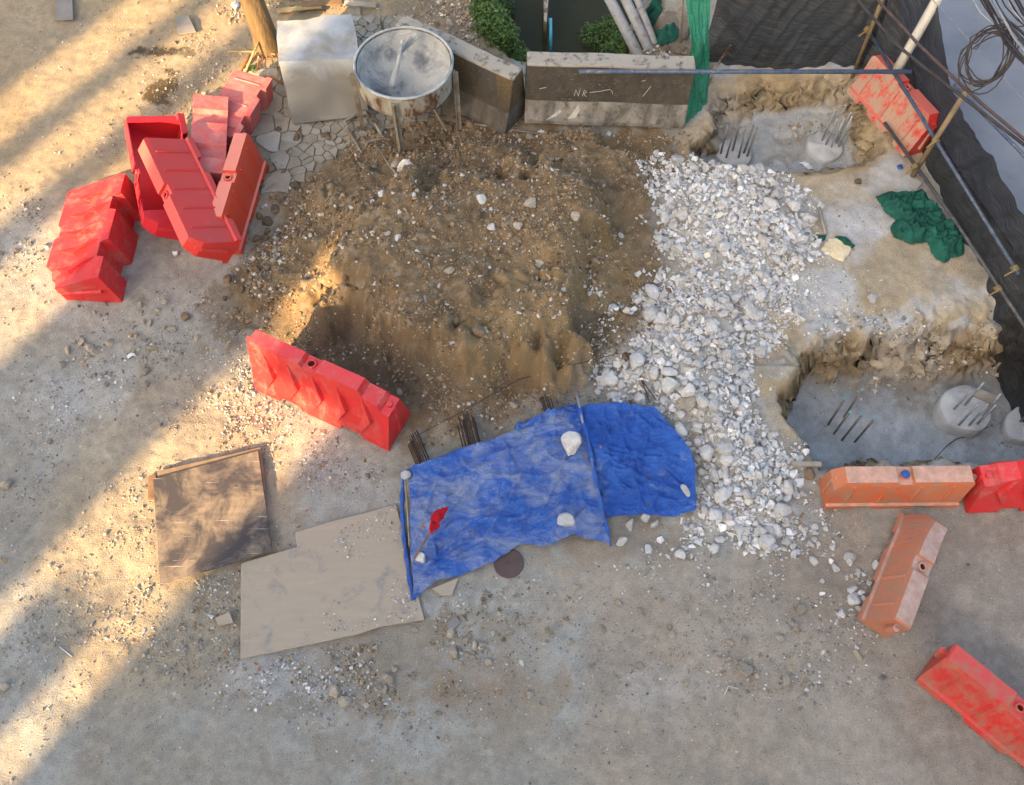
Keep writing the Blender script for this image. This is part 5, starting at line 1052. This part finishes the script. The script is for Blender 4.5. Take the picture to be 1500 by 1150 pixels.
def strew(pl, key, label, group, nm='stone', mu=-3.2):
    for px, py, rx, ry, n in pl:
        c = at(px, py)
        for _ in range(n):
            x, y = c.x+random.gauss(0, rx*.6), c.y+random.gauss(0, ry*.6)
            if free(np.array([x]), np.array([y]))[0]: stone(nm, key, x, y, float(np.clip(random.lognormvariate(mu, .3), 0.026, 0.07)), label, 'stone', group)
strew([(395, 390, .25, .8, 20), (395, 290, .3, .5, 14), (500, 200, .8, .15, 14), (640, 190, .7, .12, 16)], 'clod', 'brown clod along the left and back foot of the mound', 'clods at the foot of the mound', 'earth_clod', -3.0)
strew([(120, 310, .4, .3, 12), (230, 440, .8, .4, 16), (110, 540, .8, .5, 10), (40, 690, .3, .6, 6)], 'tan', 'small tan stone on the grey ground at the left', 'tan stones at the left')
strew([(700, 960, .8, .4, 14), (1100, 950, 1.0, .4, 18), (930, 900, .8, .4, 8), (560, 1000, .5, .3, 8)], 'tan', 'small tan stone on the bare ground near the bottom', 'tan stones near the bottom')
strew([(1240, 860, .2, .4, 12), (1190, 790, .3, .3, 14), (1000, 800, .7, .15, 14)], 'pale', 'grey-white stone strayed from the rubble towards the orange barriers', 'strayed white stones', 'stone', -3.1)
strew([(1130, 480, .4, .4, 12), (1230, 450, .4, .3, 6)], 'pale', 'white stone on the sand beside the rubble heap', 'white stones on the sand')
strew([(770, 20, .25, .6, 20), (670, 20, .4, .8, 16)], 'tan', 'dusty stone on the left canal bank', 'stones on the canal bank')
strew([(985, 85, .3, .2, 22)], 'clod', 'lump in the soil heap beside the canal posts', 'lumps of the soil heap', 'earth_lump', -2.6)
for px, py, w, h, key, lb, zz, kw in [
    (597, 258, 26, 36, 'pale', 'tall pointed white stone standing behind the mound', None, dict(rot=(0.1, 0.2, 0.6), sc=(0.8, 0.7, 1.9), sink=0.1)),
    (790, 389, 36, 34, 'tan', 'large flat tan stone slab on the mound', None, dict(rot=(0.35, 0.1, 0.4), sc=(1, .9, .45))),
    (705, 294, 18, 16, 'pale', 'white stone near the middle back of the mound', None, {}), (778, 301, 22, 20, 'tan', 'round tan stone on the upper right of the mound', None, {}), (721, 334, 14, 12, 'pale', 'white stone chip in the centre of the mound', None, {}), (841, 318, 20, 14, 'tan', 'pale tan stone towards the right rim of the mound', None, {}), (584, 349, 12, 14, 'pale', 'white chip on the left slope of the mound', None, {}), (658, 397, 11, 20, 'tan', 'oblong stone on the mound front slope', None, {}), (700, 486, 20, 26, 'clod', 'round clod at the top of the cut mound face', None, {}), (760, 333, 20, 16, 'tan', 'yellowish stone below the round tan stone', None, {}),
    (838, 651, 40, 30, 'pale', 'rough white stone holding down the tarpaulin near the seam top', .36, {}), (827, 763, 30, 22, 'pale', 'cream stone holding down the tarpaulin near its front edge', .24, {}), (1003, 717, 28, 16, 'pale', 'flat white stone on the right rim of the small tarpaulin', .24, dict(sc=(1, .7, .5))), (592, 696, 14, 22, 'pale', 'grey stone on the upper left corner of the tarpaulin', .22, {}), (618, 818, 20, 15, 'pale', 'white stone beside the red flag stick', .14, {}), (946, 758, 12, 17, 'pale', 'small white stone at the tarpaulin front hem', .06, {}),
    (1004, 591, 32, 30, 'tan', 'largest rounded cream boulder in the rubble', None, dict(sc=(1, .95, .9))), (1112, 437, 24, 26, 'pale', 'flat pale stone at the sandy edge of the rubble', None, {}), (1166, 452, 28, 20, 'pale', 'pale stone lying alone on the sand', None, {}), (940, 521, 26, 22, 'pale', 'big angular white chunk at the left rubble edge', None, {}), (918, 523, 20, 18, 'clod', 'brown rock beside the angular white chunk', None, {}), (880, 560, 24, 18, 'pale', 'white chunk strayed onto soil behind the tarpaulin', None, {}), (898, 580, 18, 16, 'pale', 'grey chunk touching the back of the tarpaulin', None, {}), (979, 426, 20, 14, 'clod', 'ochre rock on the left rubble edge', None, {}),
    (1186, 694, 20, 20, 'clod', 'round brown stone by the bleached batten', None, {}), (1089, 983, 24, 26, 'tan', 'smooth tan stone near the bottom, larger of two', None, {}), (1150, 999, 18, 20, 'tan', 'smooth tan stone near the bottom, smaller of two', None, {}), (905, 884, 14, 14, 'tan', 'angular grey stone alone on the middle foreground', None, {}), (1223, 832, 16, 14, 'pale', 'squarish grey stone left of the dented orange barrier', None, {}), (1282, 829, 18, 14, 'pale', 'grey block touching the dented orange barrier', None, {}), (1250, 880, 18, 22, 'pale', 'cluster stone near the dented orange barrier end', None, {}), (1128, 777, 18, 24, 'pale', 'oblong white stone at the rubble front edge', None, {}),
    (490, 1014, 24, 16, 'tan', 'tan block in the gravel at the bottom', None, {}), (273, 465, 20, 14, 'clod', 'brown stone on grey gravel left of the mound', None, {}), (335, 410, 22, 14, 'clod', 'wide brown clod at the left foot of the mound', None, {}), (8, 1005, 18, 14, 'tan', 'grey stone in the bottom left corner', None, {}), (706, 943, 18, 14, 'tan', 'sharp tan stone below the steel disc', None, {}), (714, 970, 14, 14, 'tan', 'flat tan stone just below the sharp one', None, {}), (1258, 268, 12, 12, 'clod', 'yellow stone on the sand in front of the upper pit', None, {}), (1200, 302, 18, 9, 'pale', 'pale chip at the end of the wooden stick', None, {}), (328, 907, 16, 14, 'tan', 'tan stone left of the pale plywood', None, {}), (1152, 730, 22, 20, 'pale', 'white chunk near the bleached batten', None, {})]:
    q = on(px, py) if zz is None else at(px, py, zz)
    dep = math.hypot(q.y, 0)*math.cos(CAM_DEP)-(q.z-CAM_H)*math.sin(CAM_DEP); s = (w+h)/2*dep/FPX/2*1.15
    kw = dict(kw); kw.setdefault('rot', (random.gauss(0, .15), random.gauss(0, .15), random.uniform(0, 6.28)))
    stone('stone', key, q.x, q.y, s, lb, 'stone', z=(None if zz is None else zz-s*0.2), **kw)
# dry leaves
M_DRY = mat('dry_leaf', (0.30, 0.12, 0.03), (0.22, 0.10, 0.04), 6, 0.8, 0.2, 30, 0.004, rnd=0.3)
mb = MB(); mb.add([(-1, 0, .1), (-.4, .32, .18), (.3, .34, .1), (1, 0, .25), (.3, -.34, .16), (-.4, -.32, .1), (0, 0, 0)], [(0, 6, 1), (1, 6, 2), (2, 6, 3), (3, 6, 4), (4, 6, 5), (5, 6, 0)])
lf = mb.build('dry_leaf', M_DRY); first = True
LS = [(472, 683), (535, 675), (553, 714), (598, 722), (614, 722), (450, 748), (438, 772), (375, 972), (380, 980), (600, 990), (690, 925), (1222, 560), (1198, 562), (1340, 570), (1330, 585), (858, 671), (848, 652), (620, 770), (880, 655), (262, 403), (1196, 560), (580, 905), (330, 955), (380, 595)]
for x, y in LS:
    q = on(x, y); o = lf if first else lf.copy()
    if not first: col.objects.link(o)
    first = False; s = random.uniform(.018, .032); o.scale = (s, s, s); o.rotation_euler = (0, 0, random.uniform(0, 6.28)); o.location = q+Vector((0, 0, .006))
    if sdpoly(np.array([q.x]), np.array([q.y]), TARPX)[0] > 0: o.location = at(x, y, 0.33)
    tag(o, 'small dry brown leaf lying on the site', 'leaf', 'dry leaves')

# ------------------------------------------------------------------ cracked mud plates
M_MUDP = mat('cracked_mud', (0.275, 0.248, 0.20), (0.225, 0.20, 0.16), 4, 0.95, 0.5, 30, 0.01, c3=(0.33, 0.32, 0.29), s3=2, lo3=0.5, hi3=0.7, coord='Object', rnd=0.1)
def clip(poly, nx_, ny_, c):
    out = []
    for i in range(len(poly)):
        a, b = poly[i], poly[(i+1) % len(poly)]; da = a[0]*nx_+a[1]*ny_-c; db = b[0]*nx_+b[1]*ny_-c
        if da <= 0: out.append(a)
        if (da < 0) != (db < 0) and abs(da-db) > 1e-12: t = da/(da-db); out.append((a[0]+(b[0]-a[0])*t, a[1]+(b[1]-a[1])*t))
    return out
seeds = []; P = np.array(MUD); lo, hi = P.min(0), P.max(0); tries = 0
while tries < 12000:
    tries += 1; x, y = random.uniform(lo[0], hi[0]), random.uniform(lo[1], hi[1])
    px_x = 750+FPX*x/(y*math.cos(CAM_DEP)+CAM_H*math.sin(CAM_DEP)); sp = random.uniform(0.16, 0.34) if px_x < 428 else random.uniform(0.07, 0.15)
    if sdpoly(np.array([x]), np.array([y]), MUD)[0] > -0.08 and all((x-a)**2+(y-b)**2 > ((sp+c)/2)**2 for a, b, c in seeds): seeds.append((x, y, sp))
for (x, y, sp) in seeds:
    if sdpoly(np.array([x]), np.array([y]), MUD)[0] < 0: continue
    poly = [(x-sp, y-sp), (x+sp, y-sp), (x+sp, y+sp), (x-sp, y+sp)]
    for a, b, c in seeds:
        dx, dy = a-x, b-y; L_ = math.hypot(dx, dy)
        if 1e-6 < L_ < 2.2*sp: nx_, ny_ = dx/L_, dy/L_; poly = clip(poly, nx_, ny_, (x+a)/2*nx_+(y+b)/2*ny_-random.uniform(0.0025, 0.007))
        if len(poly) < 3: break
    if len(poly) < 3: continue
    ring = []
    for i in range(len(poly)):
        a, b = poly[i], poly[(i+1) % len(poly)]; L_ = math.hypot(b[0]-a[0], b[1]-a[1]); k = max(1, int(L_/0.03))
        for t in range(k):
            f = t/k; qx, qy = a[0]+(b[0]-a[0])*f, a[1]+(b[1]-a[1])*f; ring.append((qx+0.006*float(fbm(qx, qy, 0.05, 2, 801)), qy+0.006*float(fbm(qx, qy, 0.05, 2, 802))))
    if len(ring) < 3: continue
    n = len(ring); g = terrain(np.array([r_[0] for r_ in ring]), np.array([r_[1] for r_ in ring])); gc = hgt(x, y); h0 = random.uniform(0.026, 0.036)
    vs_ = [(r_[0]-x, r_[1]-y, g[i]-gc-0.04) for i, r_ in enumerate(ring)]+[(r_[0]-x, r_[1]-y, g[i]-gc+h0-0.004) for i, r_ in enumerate(ring)]+[((r_[0]-x)*0.95, (r_[1]-y)*0.95, g[i]-gc+h0) for i, r_ in enumerate(ring)]+[(0, 0, h0-0.003)]
    fs = [(i, (i+1) % n, n+(i+1) % n, n+i) for i in range(n)]+[(n+i, n+(i+1) % n, 2*n+(i+1) % n, 2*n+i) for i in range(n)]+[(2*n+i, 2*n+(i+1) % n, 3*n) for i in range(n)]
    mb = MB(); mb.add(vs_, fs); o = mb.build('mud_plate', M_MUDP, ground); o.location = (x, y, gc)
# grit lying on the pale plywood sheets
q = np.stack([rg.uniform(-2.4, -0.9, 2500), rg.uniform(2.0, 3.4, 2500)], 1); pl = P2([(440, 800), (580, 740), (618, 905), (480, 930)], 0.05)
k = (sdpoly(q[:, 0], q[:, 1], pl) > 0) & (fbm(q[:, 0], q[:, 1], 0.4, 3, 79)+1.2*(q[:, 0]+1.25) > -0.15); q = q[k][:700]; keep = terrain
def terrain(x, y): return np.full(len(x), 0.046)
scatter('plywood_grit', 'fine grit scattered on the pale plywood sheets', q, np.clip(rg.lognormal(-5.0, 0.5, len(q)), 0.003, 0.02), palette(rg, len(q), TAN+PALE), M_STONE, rg)
terrain = keep
